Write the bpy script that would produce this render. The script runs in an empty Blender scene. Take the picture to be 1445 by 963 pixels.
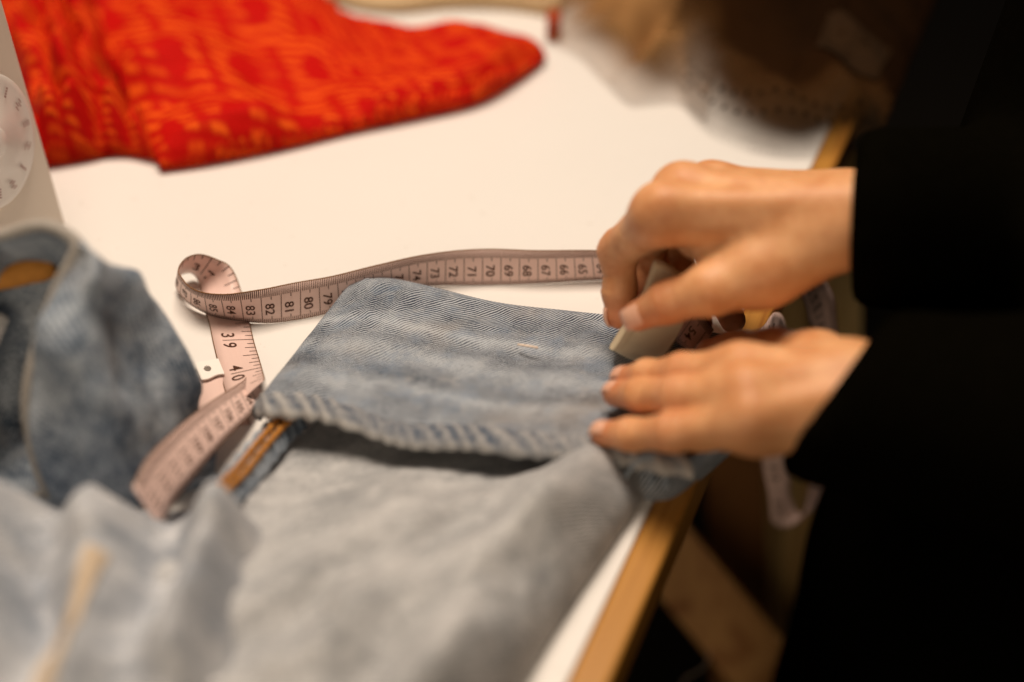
import bpy, bmesh, math, random
import numpy as np
from mathutils import Vector, Matrix, Euler

random.seed(4)
rng = np.random.default_rng(4)
scene = bpy.context.scene
C = scene.collection
T = 0.74                       # height of the table top above the floor

# ------------------------------------------------------------------ camera
FPX, CAMH, PITCH = 1600.0, 0.32, math.radians(38)
cam_d = bpy.data.cameras.new('camera')
cam = bpy.data.objects.new('camera', cam_d)
C.objects.link(cam)
cam.location = (0, 0, T + CAMH)
cam.rotation_euler = (math.pi / 2 - PITCH, 0, 0)
cam_d.sensor_width = 36
cam_d.lens = FPX / 1445 * 36
cam_d.clip_start = 0.01
cam_d.clip_end = 50
cam_d.dof.use_dof = True
cam_d.dof.focus_distance = 0.512
cam_d.dof.aperture_fstop = 2.1
cam_d.dof.aperture_blades = 0
scene.camera = cam

# ------------------------------------------------------------------ world and lamps
w = bpy.data.worlds.new('World')
scene.world = w
w.use_nodes = True
w.node_tree.nodes['Background'].inputs[0].default_value = (1.0, 0.80, 0.60, 1)
w.node_tree.nodes['Background'].inputs[1].default_value = 0.022


def area(name, loc, target, size, power, col):
    d = bpy.data.lights.new(name, 'AREA')
    d.shape = 'RECTANGLE'
    d.size, d.size_y = size
    d.energy = power
    d.color = col
    o = bpy.data.objects.new(name, d)
    C.objects.link(o)
    o.location = loc
    o.rotation_euler = (Vector(target) - Vector(loc)).to_track_quat('-Z', 'Y').to_euler()
    return o


area('ceiling_lamp', (-0.10, 0.66, T + 1.25), (-0.02, 0.42, T), (0.60, 0.60), 20.3, (1.0, 0.83, 0.665))
area('fill_light', (-0.20, -1.0, T + 0.45), (0.08, 0.40, T - 0.1), (1.0, 0.7), 5.0, (1.0, 0.78, 0.56))  # added fill behind the camera, brightens the trestle and camera-facing sides

scene.view_settings.view_transform = 'Standard'
scene.view_settings.look = 'None'
scene.view_settings.exposure = 0.0
scene.view_settings.gamma = 1.0
scene.view_settings.use_curve_mapping = False
scene.cycles.use_denoising = True
scene.cycles.max_bounces = 8


# ------------------------------------------------------------------ measuring helpers
CP, SP = math.cos(PITCH), math.sin(PITCH)
CAMP = np.array([0, 0, T + CAMH])


def ray(x, y):
    u, v = (x - 722.5) / FPX, (481.5 - y) / FPX
    return np.array([u, CP + v * SP, -SP + v * CP])


def at(x, y, h=0.0):
    """the point h metres above the table top on the sight line of photo pixel x, y"""
    d = ray(x, y)
    return CAMP + d * ((h - CAMH) / d[2])


def aty(x, y, Y):
    d = ray(x, y)
    return CAMP + d * (Y / d[1])


def px(P):
    q = np.asarray(P) - CAMP
    dep = q[1] * CP - q[2] * SP
    up = q[1] * SP + q[2] * CP
    return 722.5 + FPX * q[0] / dep, 481.5 - FPX * up / dep


def lerp(a, b, t):
    return a + (b - a) * t


def sstep(a, b, x):
    t = np.clip((x - a) / (b - a), 0, 1)
    return t * t * (3 - 2 * t)


def catmull(P, n):
    """resample control points P (k, ...) to n points, uniform Catmull-Rom"""
    P = np.asarray(P, float)
    k = len(P)
    t = np.linspace(0, k - 1, n)
    i = np.minimum(t.astype(int), k - 2)
    f = (t - i).reshape((-1,) + (1,) * (P.ndim - 1))
    g = lambda j: P[np.clip(j, 0, k - 1)]
    p0, p1, p2, p3 = g(i - 1), g(i), g(i + 1), g(i + 2)
    return 0.5 * ((2 * p1) + (-p0 + p2) * f + (2 * p0 - 5 * p1 + 4 * p2 - p3) * f ** 2 + (-p0 + 3 * p1 - 3 * p2 + p3) * f ** 3)


_lat = rng.random((64, 64, 64)).astype(np.float32)


def vnoise(P):
    P = np.asarray(P, float)
    i = np.floor(P).astype(int)
    f = P - i
    f = f * f * (3 - 2 * f)
    r = 0
    for dx in (0, 1):
        for dy in (0, 1):
            for dz in (0, 1):
                wgt = (f[..., 0] if dx else 1 - f[..., 0]) * (f[..., 1] if dy else 1 - f[..., 1]) * (f[..., 2] if dz else 1 - f[..., 2])
                r = r + wgt * _lat[(i[..., 0] + dx) % 64, (i[..., 1] + dy) % 64, (i[..., 2] + dz) % 64]
    return r * 2 - 1


def fbm(P, scale, oct=3, off=0.0):
    P = np.asarray(P, float) / scale + off + 31.7
    r, a = 0, 1.0
    for k in range(oct):
        r = r + a * vnoise(P * (2.03 ** k) + 7.3 * k)
        a *= 0.5
    return r


# ------------------------------------------------------------------ objects
def prop(o, label=None, cat=None, group=None, kind=None):
    if label: o['label'] = label
    if cat: o['category'] = cat
    if group: o['group'] = group
    if kind: o['kind'] = kind
    return o


def empty(name, loc, label, cat, group=None):
    o = bpy.data.objects.new(name, None)
    C.objects.link(o)
    o.location = loc
    o.empty_display_size = 0.02
    return prop(o, label, cat, group)


def link(name, me, mat, parent=None, smooth=True):
    o = bpy.data.objects.new(name, me)
    C.objects.link(o)
    if mat is not None:
        me.materials.append(mat)
    if smooth:
        me.polygons.foreach_set('use_smooth', [True] * len(me.polygons))
    if parent is not None:
        o.parent = parent
        o.matrix_parent_inverse = parent_inv(parent)
    return o


def parent_inv(p):
    m = Matrix.Translation(p.location) @ p.rotation_euler.to_matrix().to_4x4()
    if p.parent is not None:
        m = parent_world(p)
    return m.inverted()


def parent_world(p):
    m = Matrix.Translation(p.location) @ p.rotation_euler.to_matrix().to_4x4()
    if p.parent is not None:
        m = parent_world(p.parent) @ p.matrix_parent_inverse @ m
    return m


def mesh_np(name, V, Fq, uv=None):
    me = bpy.data.meshes.new(name)
    me.from_pydata([tuple(v) for v in V], [], [tuple(int(i) for i in f) for f in Fq])
    if uv is not None:
        l = me.uv_layers.new(name='UVMap')
        vi = np.empty(len(me.loops), int)
        me.loops.foreach_get('vertex_index', vi)
        l.data.foreach_set('uv', np.asarray(uv)[vi].ravel())
    me.update()
    return me


def grid_faces(nr, nc, close=False):
    r, c = np.meshgrid(np.arange(nr - 1), np.arange(nc if close else nc - 1), indexing='ij')
    c1 = (c + 1) % nc
    return np.stack([r * nc + c, r * nc + c1, (r + 1) * nc + c1, (r + 1) * nc + c], -1).reshape(-1, 4)


def grid_obj(name, G, mat, parent=None, close=False, thick=0.0, flip=False, sub=0):
    """G (rows, cols, 3) -> mesh; UV in metres (u along a row, v across rows)"""
    nr, nc = G.shape[:2]
    du = np.linalg.norm(np.diff(G, axis=1), axis=2).mean(0)
    dv = np.linalg.norm(np.diff(G, axis=0), axis=2).mean(1)
    u = np.concatenate([[0], np.cumsum(du)])
    v = np.concatenate([[0], np.cumsum(dv)])
    uv = np.stack(np.broadcast_arrays(u[None, :], v[:, None]), -1).reshape(-1, 2)
    F = grid_faces(nr, nc, close)
    if flip: F = F[:, ::-1]
    me = mesh_np(name, G.reshape(-1, 3), F, uv)
    o = link(name, me, mat, parent)
    if thick:
        m = o.modifiers.new('thickness', 'SOLIDIFY')
        m.thickness = thick
        m.offset = 0
    if sub:
        m = o.modifiers.new('smooth', 'SUBSURF')
        m.levels = m.render_levels = sub
    return o


def loft(rows, nr, nc):
    """rows: list of lists of 3-D control points (all the same length)"""
    R = np.stack([catmull(r, nc) for r in rows])
    return catmull(R, nr)


def gnormals(G):
    a = np.gradient(G, axis=0)
    b = np.gradient(G, axis=1)
    n = np.cross(b, a)
    n /= np.linalg.norm(n, axis=2, keepdims=True) + 1e-12
    n[n[..., 2] < 0] *= 1
    return n


def box_obj(name, verts8, mat, parent=None, bevel=0.0):
    """verts8: bottom ring of four then top ring of four"""
    F = [(0, 3, 2, 1), (4, 5, 6, 7), (0, 1, 5, 4), (1, 2, 6, 5), (2, 3, 7, 6), (3, 0, 4, 7)]
    me = mesh_np(name, np.asarray(verts8), F)
    bm = bmesh.new(); bm.from_mesh(me)
    bmesh.ops.recalc_face_normals(bm, faces=bm.faces)
    if bevel:
        bmesh.ops.bevel(bm, geom=list(bm.edges), offset=bevel, segments=3, affect='EDGES', profile=0.5)
    bm.to_mesh(me); bm.free()
    return link(name, me, mat, parent, smooth=False)


def bar_obj(name, a, b, wv, tv, mat, parent=None, bevel=0.002):
    """a bar from a to b; wv and tv are half-width and half-thickness vectors"""
    a, b, wv, tv = map(np.asarray, (a, b, wv, tv))
    ring = lambda c: [c - wv - tv, c + wv - tv, c + wv + tv, c - wv + tv]
    return box_obj(name, ring(a) + ring(b), mat, parent, bevel)


def tube(name, pts, radii, mat, parent=None, seg=12, cap=True):
    pts = np.asarray(pts, float)
    n = len(pts)
    radii = np.broadcast_to(radii, n)
    t = np.gradient(pts, axis=0)
    t /= np.linalg.norm(t, axis=1, keepdims=True)
    ref = np.array([0, 0, 1.0]) if abs(t[0][2]) < 0.9 else np.array([1.0, 0, 0])
    G = []
    for i in range(n):
        a = np.cross(t[i], ref); a /= np.linalg.norm(a)
        b = np.cross(t[i], a)
        ref = np.cross(a, t[i]) if i else ref
        ang = np.linspace(0, 2 * math.pi, seg, endpoint=False)
        G.append(pts[i] + radii[i] * (np.cos(ang)[:, None] * a + np.sin(ang)[:, None] * b))
    G = np.stack(G)
    F = [tuple(f) for f in grid_faces(n, seg, True)]
    if cap:
        F.append(tuple(range(seg - 1, -1, -1))); F.append(tuple(range((n - 1) * seg, n * seg)))
    me = mesh_np(name, G.reshape(-1, 3), F)
    bm = bmesh.new(); bm.from_mesh(me)
    bmesh.ops.recalc_face_normals(bm, faces=bm.faces)
    bm.to_mesh(me); bm.free()
    return link(name, me, mat, parent)


def surface_nets(D, org, h):
    S = D < 0
    nx, ny, nz = D.shape
    cs = [(i, j, k) for i in (0, 1) for j in (0, 1) for k in (0, 1)]
    sl = lambda A, c: A[c[0]:nx - 1 + c[0], c[1]:ny - 1 + c[1], c[2]:nz - 1 + c[2]]
    cnt = sum(sl(S, c).astype(np.int8) for c in cs)
    mask = (cnt > 0) & (cnt < 8)
    cell = np.argwhere(mask)
    idx = -np.ones(mask.shape, np.int64)
    idx[mask] = np.arange(len(cell))
    acc = np.zeros((len(cell), 3)); num = np.zeros(len(cell))
    for a in cs:
        for ax in range(3):
            if a[ax]: continue
            b = list(a); b[ax] = 1
            va = D[cell[:, 0] + a[0], cell[:, 1] + a[1], cell[:, 2] + a[2]]
            vb = D[cell[:, 0] + b[0], cell[:, 1] + b[1], cell[:, 2] + b[2]]
            m = (va < 0) != (vb < 0)
            t = np.where(m, va / np.where(m, va - vb, 1), 0)
            p = np.tile(np.array(a, float), (len(cell), 1)); p[:, ax] += t
            acc += p * m[:, None]; num += m
    V = (cell + acc / num[:, None]) * h + org
    F = []
    for ax in range(3):
        b, c = (ax + 1) % 3, (ax + 2) % 3
        s0 = [slice(None)] * 3; s1 = [slice(None)] * 3
        s0[ax] = slice(0, -1); s1[ax] = slice(1, None)
        e = S[tuple(s0)] != S[tuple(s1)]
        E_ = np.argwhere(e)
        ok = (E_[:, b] > 0) & (E_[:, c] > 0) & (E_[:, b] < D.shape[b] - 1) & (E_[:, c] < D.shape[c] - 1)
        E_ = E_[ok]
        ins = S[E_[:, 0], E_[:, 1], E_[:, 2]]
        q = []
        for ob, oc in ((-1, -1), (0, -1), (0, 0), (-1, 0)):
            p = E_.copy(); p[:, b] += ob; p[:, c] += oc
            q.append(idx[p[:, 0], p[:, 1], p[:, 2]])
        q = np.stack(q, 1)
        q[~ins] = q[~ins][:, ::-1]
        F.append(q)
    return V, np.concatenate(F)


def smin(a, b, k):
    h = np.clip(0.5 + 0.5 * (b - a) / k, 0, 1)
    return b + (a - b) * h - k * h * (1 - h)


def cone_d(P, a, b, ra, rb):
    ba = b - a
    L2 = ba @ ba
    t = np.clip(((P - a) @ ba) / L2, 0, 1).astype(np.float32)
    d = P - a - t[..., None] * ba
    return np.sqrt(np.einsum('...i,...i->...', d, d)) - (ra + (rb - ra) * t)


# ------------------------------------------------------------------ materials
class NT:
    def __init__(s, name):
        s.m = bpy.data.materials.new(name)
        s.m.use_nodes = True
        s.t = s.m.node_tree
        s.b = s.t.nodes['Principled BSDF']
        s.out = s.t.nodes['Material Output']

    def n(s, kind, ins=None, **kw):
        nd = s.t.nodes.new(kind)
        for k, v in kw.items(): setattr(nd, k, v)
        for k, v in (ins or {}).items():
            if isinstance(v, bpy.types.NodeSocket): s.t.links.new(v, nd.inputs[k])
            else: nd.inputs[k].default_value = v
        return nd

    def l(s, a, b): s.t.links.new(a, b)

    def math(s, op, a, b=0.0, c=None, clamp=False):
        nd = s.t.nodes.new('ShaderNodeMath'); nd.operation = op; nd.use_clamp = clamp
        for i, v in enumerate((a, b, c)):
            if v is None: continue
            if isinstance(v, bpy.types.NodeSocket): s.t.links.new(v, nd.inputs[i])
            else: nd.inputs[i].default_value = v
        return nd.outputs[0]

    def mix(s, f, a, b, mode='MIX'):
        nd = s.t.nodes.new('ShaderNodeMix'); nd.data_type = 'RGBA'; nd.blend_type = mode
        for k, v in ((0, f), (6, a), (7, b)):
            if isinstance(v, bpy.types.NodeSocket): s.t.links.new(v, nd.inputs[k])
            else: nd.inputs[k].default_value = (tuple(v) + (1,) if k and len(v) == 3 else v)
        return nd.outputs[2]

    def ramp(s, f, stops):
        nd = s.t.nodes.new('ShaderNodeValToRGB')
        el = nd.color_ramp.elements
        while len(el) < len(stops): el.new(0.5)
        for e, (p, c) in zip(el, stops):
            e.position = p
            e.color = tuple(c) + (1,) if len(c) == 3 else c
        s.l(f, nd.inputs[0])
        return nd.outputs[0]

    def noise(s, vec, scale, detail=3, rough=0.55, dist=0.0):
        nd = s.n('ShaderNodeTexNoise', {'Scale': scale, 'Detail': detail, 'Roughness': rough, 'Distortion': dist})
        if vec is not None: s.l(vec, nd.inputs['Vector'])
        return nd.outputs[0]

    def bump(s, h, strength, dist):
        nd = s.n('ShaderNodeBump', {'Strength': strength, 'Distance': dist, 'Height': h})
        s.l(nd.outputs[0], s.b.inputs['Normal'])

    def set(s, **kw):
        for k, v in kw.items():
            k = k.replace('_', ' ')
            if isinstance(v, bpy.types.NodeSocket): s.l(v, s.b.inputs[k])
            else: s.b.inputs[k].default_value = (tuple(v) + (1,) if isinstance(v, tuple) and len(v) == 3 else v)
        return s


def m_simple(name, col, rough=0.6, var=0.12, scale=30, spec=0.3, bump=0.0, metal=0.0):
    m = NT(name)
    co = m.n('ShaderNodeTexCoord').outputs['Object']
    f = m.noise(co, scale, 4)
    c = m.mix(f, tuple(x * (1 - var) for x in col), tuple(min(1, x * (1 + var)) for x in col))
    m.set(Base_Color=c, Roughness=rough, Metallic=metal)
    m.b.inputs['Specular IOR Level'].default_value = spec
    if bump:
        m.bump(m.noise(co, scale * 8, 3), bump, 0.001)
    return m.m


def m_table():
    m = NT('white laminate')
    co = m.n('ShaderNodeTexCoord').outputs['Object']
    f = m.noise(co, 6, 4)
    g = m.noise(co, 160, 3)
    c = m.mix(f, (0.80, 0.775, 0.745), (0.84, 0.82, 0.795))
    c = m.mix(m.math('MULTIPLY', m.math('GREATER_THAN', g, 0.70), 0.25), c, (0.6, 0.55, 0.5))
    m.set(Base_Color=c, Roughness=m.math('MULTIPLY_ADD', g, 0.1, 0.36))
    m.b.inputs['Specular IOR Level'].default_value = 0.35
    m.bump(m.noise(co, 600, 2), 0.05, 0.0005)
    return m.m


def m_wood(name, light, dark, scale=1.0, axis='x', rough=0.5, rotz=0.0):
    m = NT(name)
    co = m.n('ShaderNodeTexCoord').outputs['Object']
    if rotz:
        co = m.n('ShaderNodeVectorRotate', {'Vector': co, 'Angle': rotz}, rotation_type='Z_AXIS').outputs[0]
    mp = m.n('ShaderNodeMapping', {'Vector': co, 'Scale': {'x': (3, 60, 60), 'y': (60, 3, 60), 'z': (60, 60, 3)}[axis]})
    mp.inputs['Scale'].default_value = [q * scale for q in mp.inputs['Scale'].default_value]
    f = m.noise(mp.outputs[0], 1.0, 5, 0.6, 1.2)
    g = m.noise(mp.outputs[0], 3.0, 2, 0.5, 0.3)
    c = m.ramp(f, [(0.30, dark), (0.52, light), (0.75, tuple(0.85 * a + 0.15 * b for a, b in zip(light, dark)))])
    c = m.mix(m.math('MULTIPLY', g, 0.35), c, dark)
    m.set(Base_Color=c, Roughness=rough)
    m.b.inputs['Specular IOR Level'].default_value = 0.3
    m.bump(f, 0.15, 0.001)
    return m.m


def m_denim(name, dark, light, blotch, twill=0.0016, ang=47, contrast=0.8, stain=0.0, fade_shade=False, grain=900):
    """washed denim: diagonal twill ribs, faded blotches, in UV metres"""
    fade_shade_on = fade_shade
    m = NT(name)
    uv = m.n('ShaderNodeUVMap').outputs[0]
    warp = m.noise(uv, 90, 2)
    sp = m.n('ShaderNodeSeparateXYZ', {0: uv})
    a = math.radians(ang)
    k = 2 * math.pi / twill
    ph = m.math('ADD', m.math('MULTIPLY', sp.outputs[0], k * math.sin(a)), m.math('MULTIPLY', sp.outputs[1], k * math.cos(a)))
    ph = m.math('MULTIPLY_ADD', m.math('SUBTRACT', warp, 0.5), 0.7, ph)
    rib = m.math('MULTIPLY_ADD', m.math('SINE', ph), 0.5, 0.5)
    yarn = m.noise(uv, 1700, 2, 0.6)
    rib = m.math('MULTIPLY', rib, m.math('MULTIPLY_ADD', yarn, 1.5, 0.25), clamp=True)
    mot = m.noise(uv, grain, 2, 0.7)                       # slubs along the yarn
    big = m.noise(uv, 38, 4, 0.6)
    mid = m.noise(uv, 130, 3, 0.65)
    fad = m.math('MULTIPLY_ADD', m.math('SUBTRACT', big, 0.5), 1.5 * blotch, 0.0)
    fad = m.math('ADD', fad, m.math('MULTIPLY', m.math('SUBTRACT', mid, 0.5), 0.9 * blotch))
    f = m.math('MULTIPLY_ADD', m.math('SUBTRACT', rib, 0.5), contrast, 0.5)
    f = m.math('ADD', f, fad)
    if fade_shade_on:
        f = m.math('ADD', f, m.n('ShaderNodeAttribute', attribute_name='fade_shade').outputs['Fac'])
    f = m.math('ADD', f, m.math('MULTIPLY', m.math('SUBTRACT', mot, 0.5), 1.3), clamp=True)
    c = m.mix(f, dark, light)
    hue = m.noise(uv, 22, 3)
    c = m.mix(m.math('MULTIPLY', m.math('GREATER_THAN', hue, 0.5), 0.0), c, light)
    if stain:
        st = m.ramp(m.noise(uv, 16, 3), [(0.52, (0, 0, 0)), (0.68, (1, 1, 1))])
        c = m.mix(m.math('MULTIPLY', st, stain), c, (0.42, 0.31, 0.20))
    if fade_shade:
        pb = m.ramp(m.noise(uv, 60, 4, 0.65), [(0.50, (0, 0, 0)), (0.66, (1, 1, 1))])
        c = m.mix(m.math('MULTIPLY', pb, 0.30), c, (0.13, 0.20, 0.31))
        pw = m.ramp(m.noise(uv, 85, 4, 0.7, 0.5), [(0.56, (0, 0, 0)), (0.70, (1, 1, 1))])
        c = m.mix(m.math('MULTIPLY', pw, 0.22), c, (0.62, 0.61, 0.60))
    h = m.math('ADD', m.math('MULTIPLY', rib, 0.7), m.math('MULTIPLY', mot, 0.6))
    m.set(Base_Color=c, Roughness=0.9)
    m.b.inputs['Specular IOR Level'].default_value = 0.12
    m.b.inputs['Sheen Weight'].default_value = 0.06
    m.bump(h, 0.55, 0.0006)
    return m.m


def m_skin():
    m = NT('skin')
    co = m.n('ShaderNodeTexCoord').outputs['Object']
    fl = m.n('ShaderNodeAttribute', attribute_name='flush').outputs['Fac']
    f = m.ramp(m.noise(co, 75, 5, 0.65), [(0.36, (0, 0, 0)), (0.64, (1, 1, 1))])
    g = m.noise(co, 420, 3, 0.6)
    c = m.mix(f, (0.66, 0.295, 0.118), (0.83, 0.455, 0.220))
    c = m.mix(m.math('MULTIPLY', fl, 0.95), c, (0.60, 0.190, 0.085))
    c = m.mix(m.math('MULTIPLY', g, 0.22), c, (0.44, 0.17, 0.06))
    m.set(Base_Color=c, Roughness=0.47)
    m.b.inputs['Specular IOR Level'].default_value = 0.5
    m.b.inputs['Subsurface Weight'].default_value = 0.22
    m.b.inputs['Subsurface Radius'].default_value = (1.0, 0.35, 0.15)
    m.b.inputs['Subsurface Scale'].default_value = 0.004
    v = m.n('ShaderNodeTexVoronoi', {'Vector': co, 'Scale': 700.0}, feature='DISTANCE_TO_EDGE').outputs['Distance']
    h = m.math('ADD', m.math('MULTIPLY', m.math('MINIMUM', v, 0.12), 3.0), m.noise(co, 160, 3))
    m.bump(h, 0.35, 0.0005)
    return m.m


def m_red():
    """red cotton with orange thread lines, red dots and red bars, UV metres"""
    m = NT('red patterned cotton')
    uv = m.n('ShaderNodeUVMap').outputs[0]
    wn = m.n('ShaderNodeTexNoise', {'Vector': uv, 'Scale': 30.0, 'Detail': 2.0})
    wv = m.n('ShaderNodeVectorMath', {0: wn.outputs['Color'], 1: (0.5, 0.5, 0.5)}, operation='SUBTRACT')
    wv = m.n('ShaderNodeVectorMath', {0: wv.outputs[0], 'Scale': 0.005}, operation='SCALE')
    q = m.n('ShaderNodeVectorMath', {0: uv, 1: wv.outputs[0]}, operation='ADD').outputs[0]
    sp = m.n('ShaderNodeSeparateXYZ', {0: q})
    u, v = sp.outputs[0], sp.outputs[1]
    cu, cv = 0.060, 0.052
    row = m.math('FLOOR', m.math('DIVIDE', v, cv))
    sh = m.math('MULTIPLY', m.math('MODULO', row, 2.0), 0.5)
    fu = m.math('SUBTRACT', m.math('FRACT', m.math('ADD', m.math('DIVIDE', u, cu), sh)), 0.5)
    fv = m.math('SUBTRACT', m.math('FRACT', m.math('DIVIDE', v, cv)), 0.5)
    du, dv = m.math('MULTIPLY', fu, cu), m.math('MULTIPLY', fv, cv)
    r = m.math('SQRT', m.math('ADD', m.math('MULTIPLY', du, du), m.math('MULTIPLY', dv, dv)))
    dot = m.math('SUBTRACT', 1.0, m.math('SMOOTH_MAX', m.math('DIVIDE', m.math('SUBTRACT', r, 0.0118), 0.0025, clamp=True), 0.0, 0.01))
    dot = m.math('MULTIPLY', dot, 1.0, clamp=True)
    # bars on the cell borders, running across the rows
    bar = m.math('GREATER_THAN', m.math('ABSOLUTE', fu), 0.41)
    st = m.math('MULTIPLY_ADD', m.math('SINE', m.math('MULTIPLY', m.math('ADD', v, m.math('MULTIPLY', u, 0.15)), 2 * math.pi / 0.0075)), 0.5, 0.5)
    patch = m.ramp(m.noise(uv, 20, 3, 0.6), [(0.38, (0, 0, 0)), (0.52, (1, 1, 1))])
    thread = m.noise(uv, 500, 2)
    f = m.math('MULTIPLY', m.math('MULTIPLY_ADD', m.math('POWER', st, 1.6), 0.95, 0.0), m.math('MULTIPLY_ADD', patch, 0.65, 0.35))
    f = m.math('MULTIPLY', f, m.math('SUBTRACT', 1.0, dot))
    f = m.math('MULTIPLY', f, m.math('SUBTRACT', 1.0, m.math('MULTIPLY', bar, 0.85)))
    f = m.math('MULTIPLY', f, m.math('MULTIPLY_ADD', thread, 0.8, 0.6), clamp=True)
    c = m.mix(f, (0.50, 0.0034, 0.0012), (0.85, 0.115, 0.008))
    m.set(Base_Color=c, Roughness=0.8)
    m.b.inputs['Specular IOR Level'].default_value = 0.1
    m.bump(m.math('ADD', st, m.noise(uv, 300, 3)), 0.4, 0.001)
    return m.m


def m_tape():
    m = NT('pink vinyl tape')
    uv = m.n('ShaderNodeUVMap').outputs[0]
    sp = m.n('ShaderNodeSeparateXYZ', {0: uv})
    e = m.math('ABSOLUTE', m.math('SUBTRACT', sp.outputs[1], 0.5))
    edge = m.math('GREATER_THAN', e, 0.475)
    n = m.noise(uv, 60, 3)
    c = m.mix(n, (0.74, 0.53, 0.475), (0.80, 0.59, 0.53))
    c = m.mix(edge, c, (0.24, 0.115, 0.045))
    m.set(Base_Color=c, Roughness=0.42)
    m.b.inputs['Specular IOR Level'].default_value = 0.4
    return m.m


def m_lace():
    """sheer tan eyelet trim passing into dense dark brown cloth away from the edge"""
    m = NT('eyelet lace on dark cloth')
    e = m.n('ShaderNodeAttribute', attribute_name='edge').outputs['Fac']
    co = m.n('ShaderNodeTexCoord').outputs['Object']
    t = m.math('MULTIPLY', e, 1 / 0.075, clamp=True)
    c = m.ramp(t, [(0.0, (0.15, 0.075, 0.027)), (0.22, (0.075, 0.034, 0.011)), (0.50, (0.015, 0.0055, 0.0015)), (1.0, (0.006, 0.0022, 0.0006))])
    c = m.mix(m.math('MULTIPLY', m.noise(co, 120, 4), 0.5), c, (0.02, 0.008, 0.002))
    m.set(Base_Color=c, Roughness=0.95, Alpha=m.math('MULTIPLY_ADD', m.math('MULTIPLY', e, 1 / 0.032, clamp=True), 0.92, 0.08))
    m.b.inputs['Specular IOR Level'].default_value = 0.03
    return m.m


M = dict(
    table=m_table(),
    lip=m_wood('golden edge wood', (0.52, 0.25, 0.05), (0.30, 0.115, 0.018), 2.2, 'y', 0.4, math.radians(23.8)),
    pine=m_wood('pine', (0.60, 0.32, 0.11), (0.34, 0.14, 0.04), 0.8, 'z', 0.55),
    palepine=m_wood('pale pine', (0.80, 0.57, 0.25), (0.62, 0.40, 0.15), 0.8, 'z', 0.55),
    brownwood=m_wood('shaded brown wood', (0.34, 0.15, 0.045), (0.20, 0.08, 0.022), 0.8, 'z', 0.55),  # brown tone paints in the shade on one trestle leg; apron shares it
    floor=m_simple('dark floor', (0.010, 0.007, 0.004), 0.6, 0.2, 12),
    denim=m_denim('washed blue denim', (0.010, 0.020, 0.042), (0.50, 0.545, 0.60), 0.75, contrast=1.4, stain=0.20, twill=0.00135, fade_shade=True),
    hem=m_denim('faded hem denim', (0.10, 0.13, 0.18), (0.58, 0.56, 0.53), 0.5, contrast=0.35),
    denim2=m_denim('soft blue denim', (0.05, 0.085, 0.14), (0.52, 0.585, 0.66), 1.25, contrast=0.2, stain=0.25),
    inside=m_denim('pale reverse of denim', (0.25, 0.262, 0.28), (0.65, 0.652, 0.655), 1.0, contrast=0.5, twill=0.0016, grain=480),
    bunch=m_denim('blue grey reverse of denim', (0.30, 0.335, 0.39), (0.70, 0.71, 0.73), 1.5, contrast=0.25, twill=0.0014),
    tanseam=m_simple('faded tan seam', (0.62, 0.50, 0.37), 0.9, 0.25, 200, 0.1, 0.4),
    binding=m_simple('pale worn edge binding', (0.40, 0.375, 0.345), 0.9, 0.25, 300, 0.1, 0.4),
    stitch=m_simple('orange stitching', (0.62, 0.27, 0.055), 0.7, 0.35, 500, 0.2, 0.4),
    seamcloth=m_denim('rusty seam denim', (0.10, 0.085, 0.07), (0.50, 0.30, 0.13), 0.9, contrast=0.4),
    skin=m_skin(),
    nail=m_simple('finger nail', (0.74, 0.42, 0.29), 0.25, 0.06, 80, 0.5),
    black=m_simple('black knit', (0.0022, 0.0018, 0.001), 1.0, 0.3, 200, 0.0, 0.2),
    chalk=m_simple('tailor chalk', (0.74, 0.62, 0.43), 0.8, 0.18, 90, 0.15, 0.25),
    red=m_red(),
    tape=m_tape(),
    ink=m_simple('brown ink', (0.075, 0.028, 0.014), 0.6, 0.2, 300, 0.2),
    metal=m_simple('nickel tab', (0.90, 0.87, 0.82), 0.5, 0.04, 60, 0.5, 0, 0.25),
    machine=m_simple('machine enamel', (0.70, 0.62, 0.53), 0.35, 0.04, 15, 0.4),
    dial=m_simple('dial plastic', (0.74, 0.70, 0.66), 0.3, 0.04, 20, 0.5),
    mark=m_simple('dial print', (0.42, 0.28, 0.26), 0.6, 0.1, 100),
    steel=m_simple('steel', (0.6, 0.58, 0.55), 0.3, 0.1, 50, 0.5, 0, 1.0),
    cream=m_simple('cream cotton', (0.66, 0.50, 0.30), 0.9, 0.12, 60, 0.1, 0.3),
    beige=m_simple('tan gauze', (0.30, 0.155, 0.058), 0.9, 0.25, 45, 0.1, 0.3),
    brown=m_simple('dark brown cotton', (0.009, 0.0032, 0.0008), 0.95, 0.3, 60, 0.05, 0.3),
    lace=m_lace(),
    lace2=m_simple('dark eyelet trim', (0.022, 0.010, 0.003), 0.9, 0.4, 120, 0.1, 0.3),
    hole=m_simple('eyelet opening', (0.02, 0.009, 0.003), 0.95, 0.2, 60, 0.05),
    leather=m_simple('red brown leather', (0.33, 0.045, 0.012), 0.5, 0.2, 60),
    thread=m_simple('pale thread', (0.62, 0.50, 0.40), 0.7, 0.1, 300),
    pin=m_simple('pale pin', (0.85, 0.70, 0.58), 0.35, 0.05, 300, 0.5),
)

# ------------------------------------------------------------------ the setting: floor, table, trestle
ED = np.array([0.404, 0.915, 0.0]); ED /= np.linalg.norm(ED)       # along the table edge, away from the camera
EN = np.array([-ED[1], ED[0], 0.0])                                   # from the edge inwards over the table
E0 = at(800, 963)                                                     # on the line where laminate meets the wooden strip

fl = mesh_np('floor', [(-4, -4, 0), (4, -4, 0), (4, 5, 0), (-4, 5, 0)], [(0, 1, 2, 3)])
prop(link('floor', fl, M['floor']), kind='structure')

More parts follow.
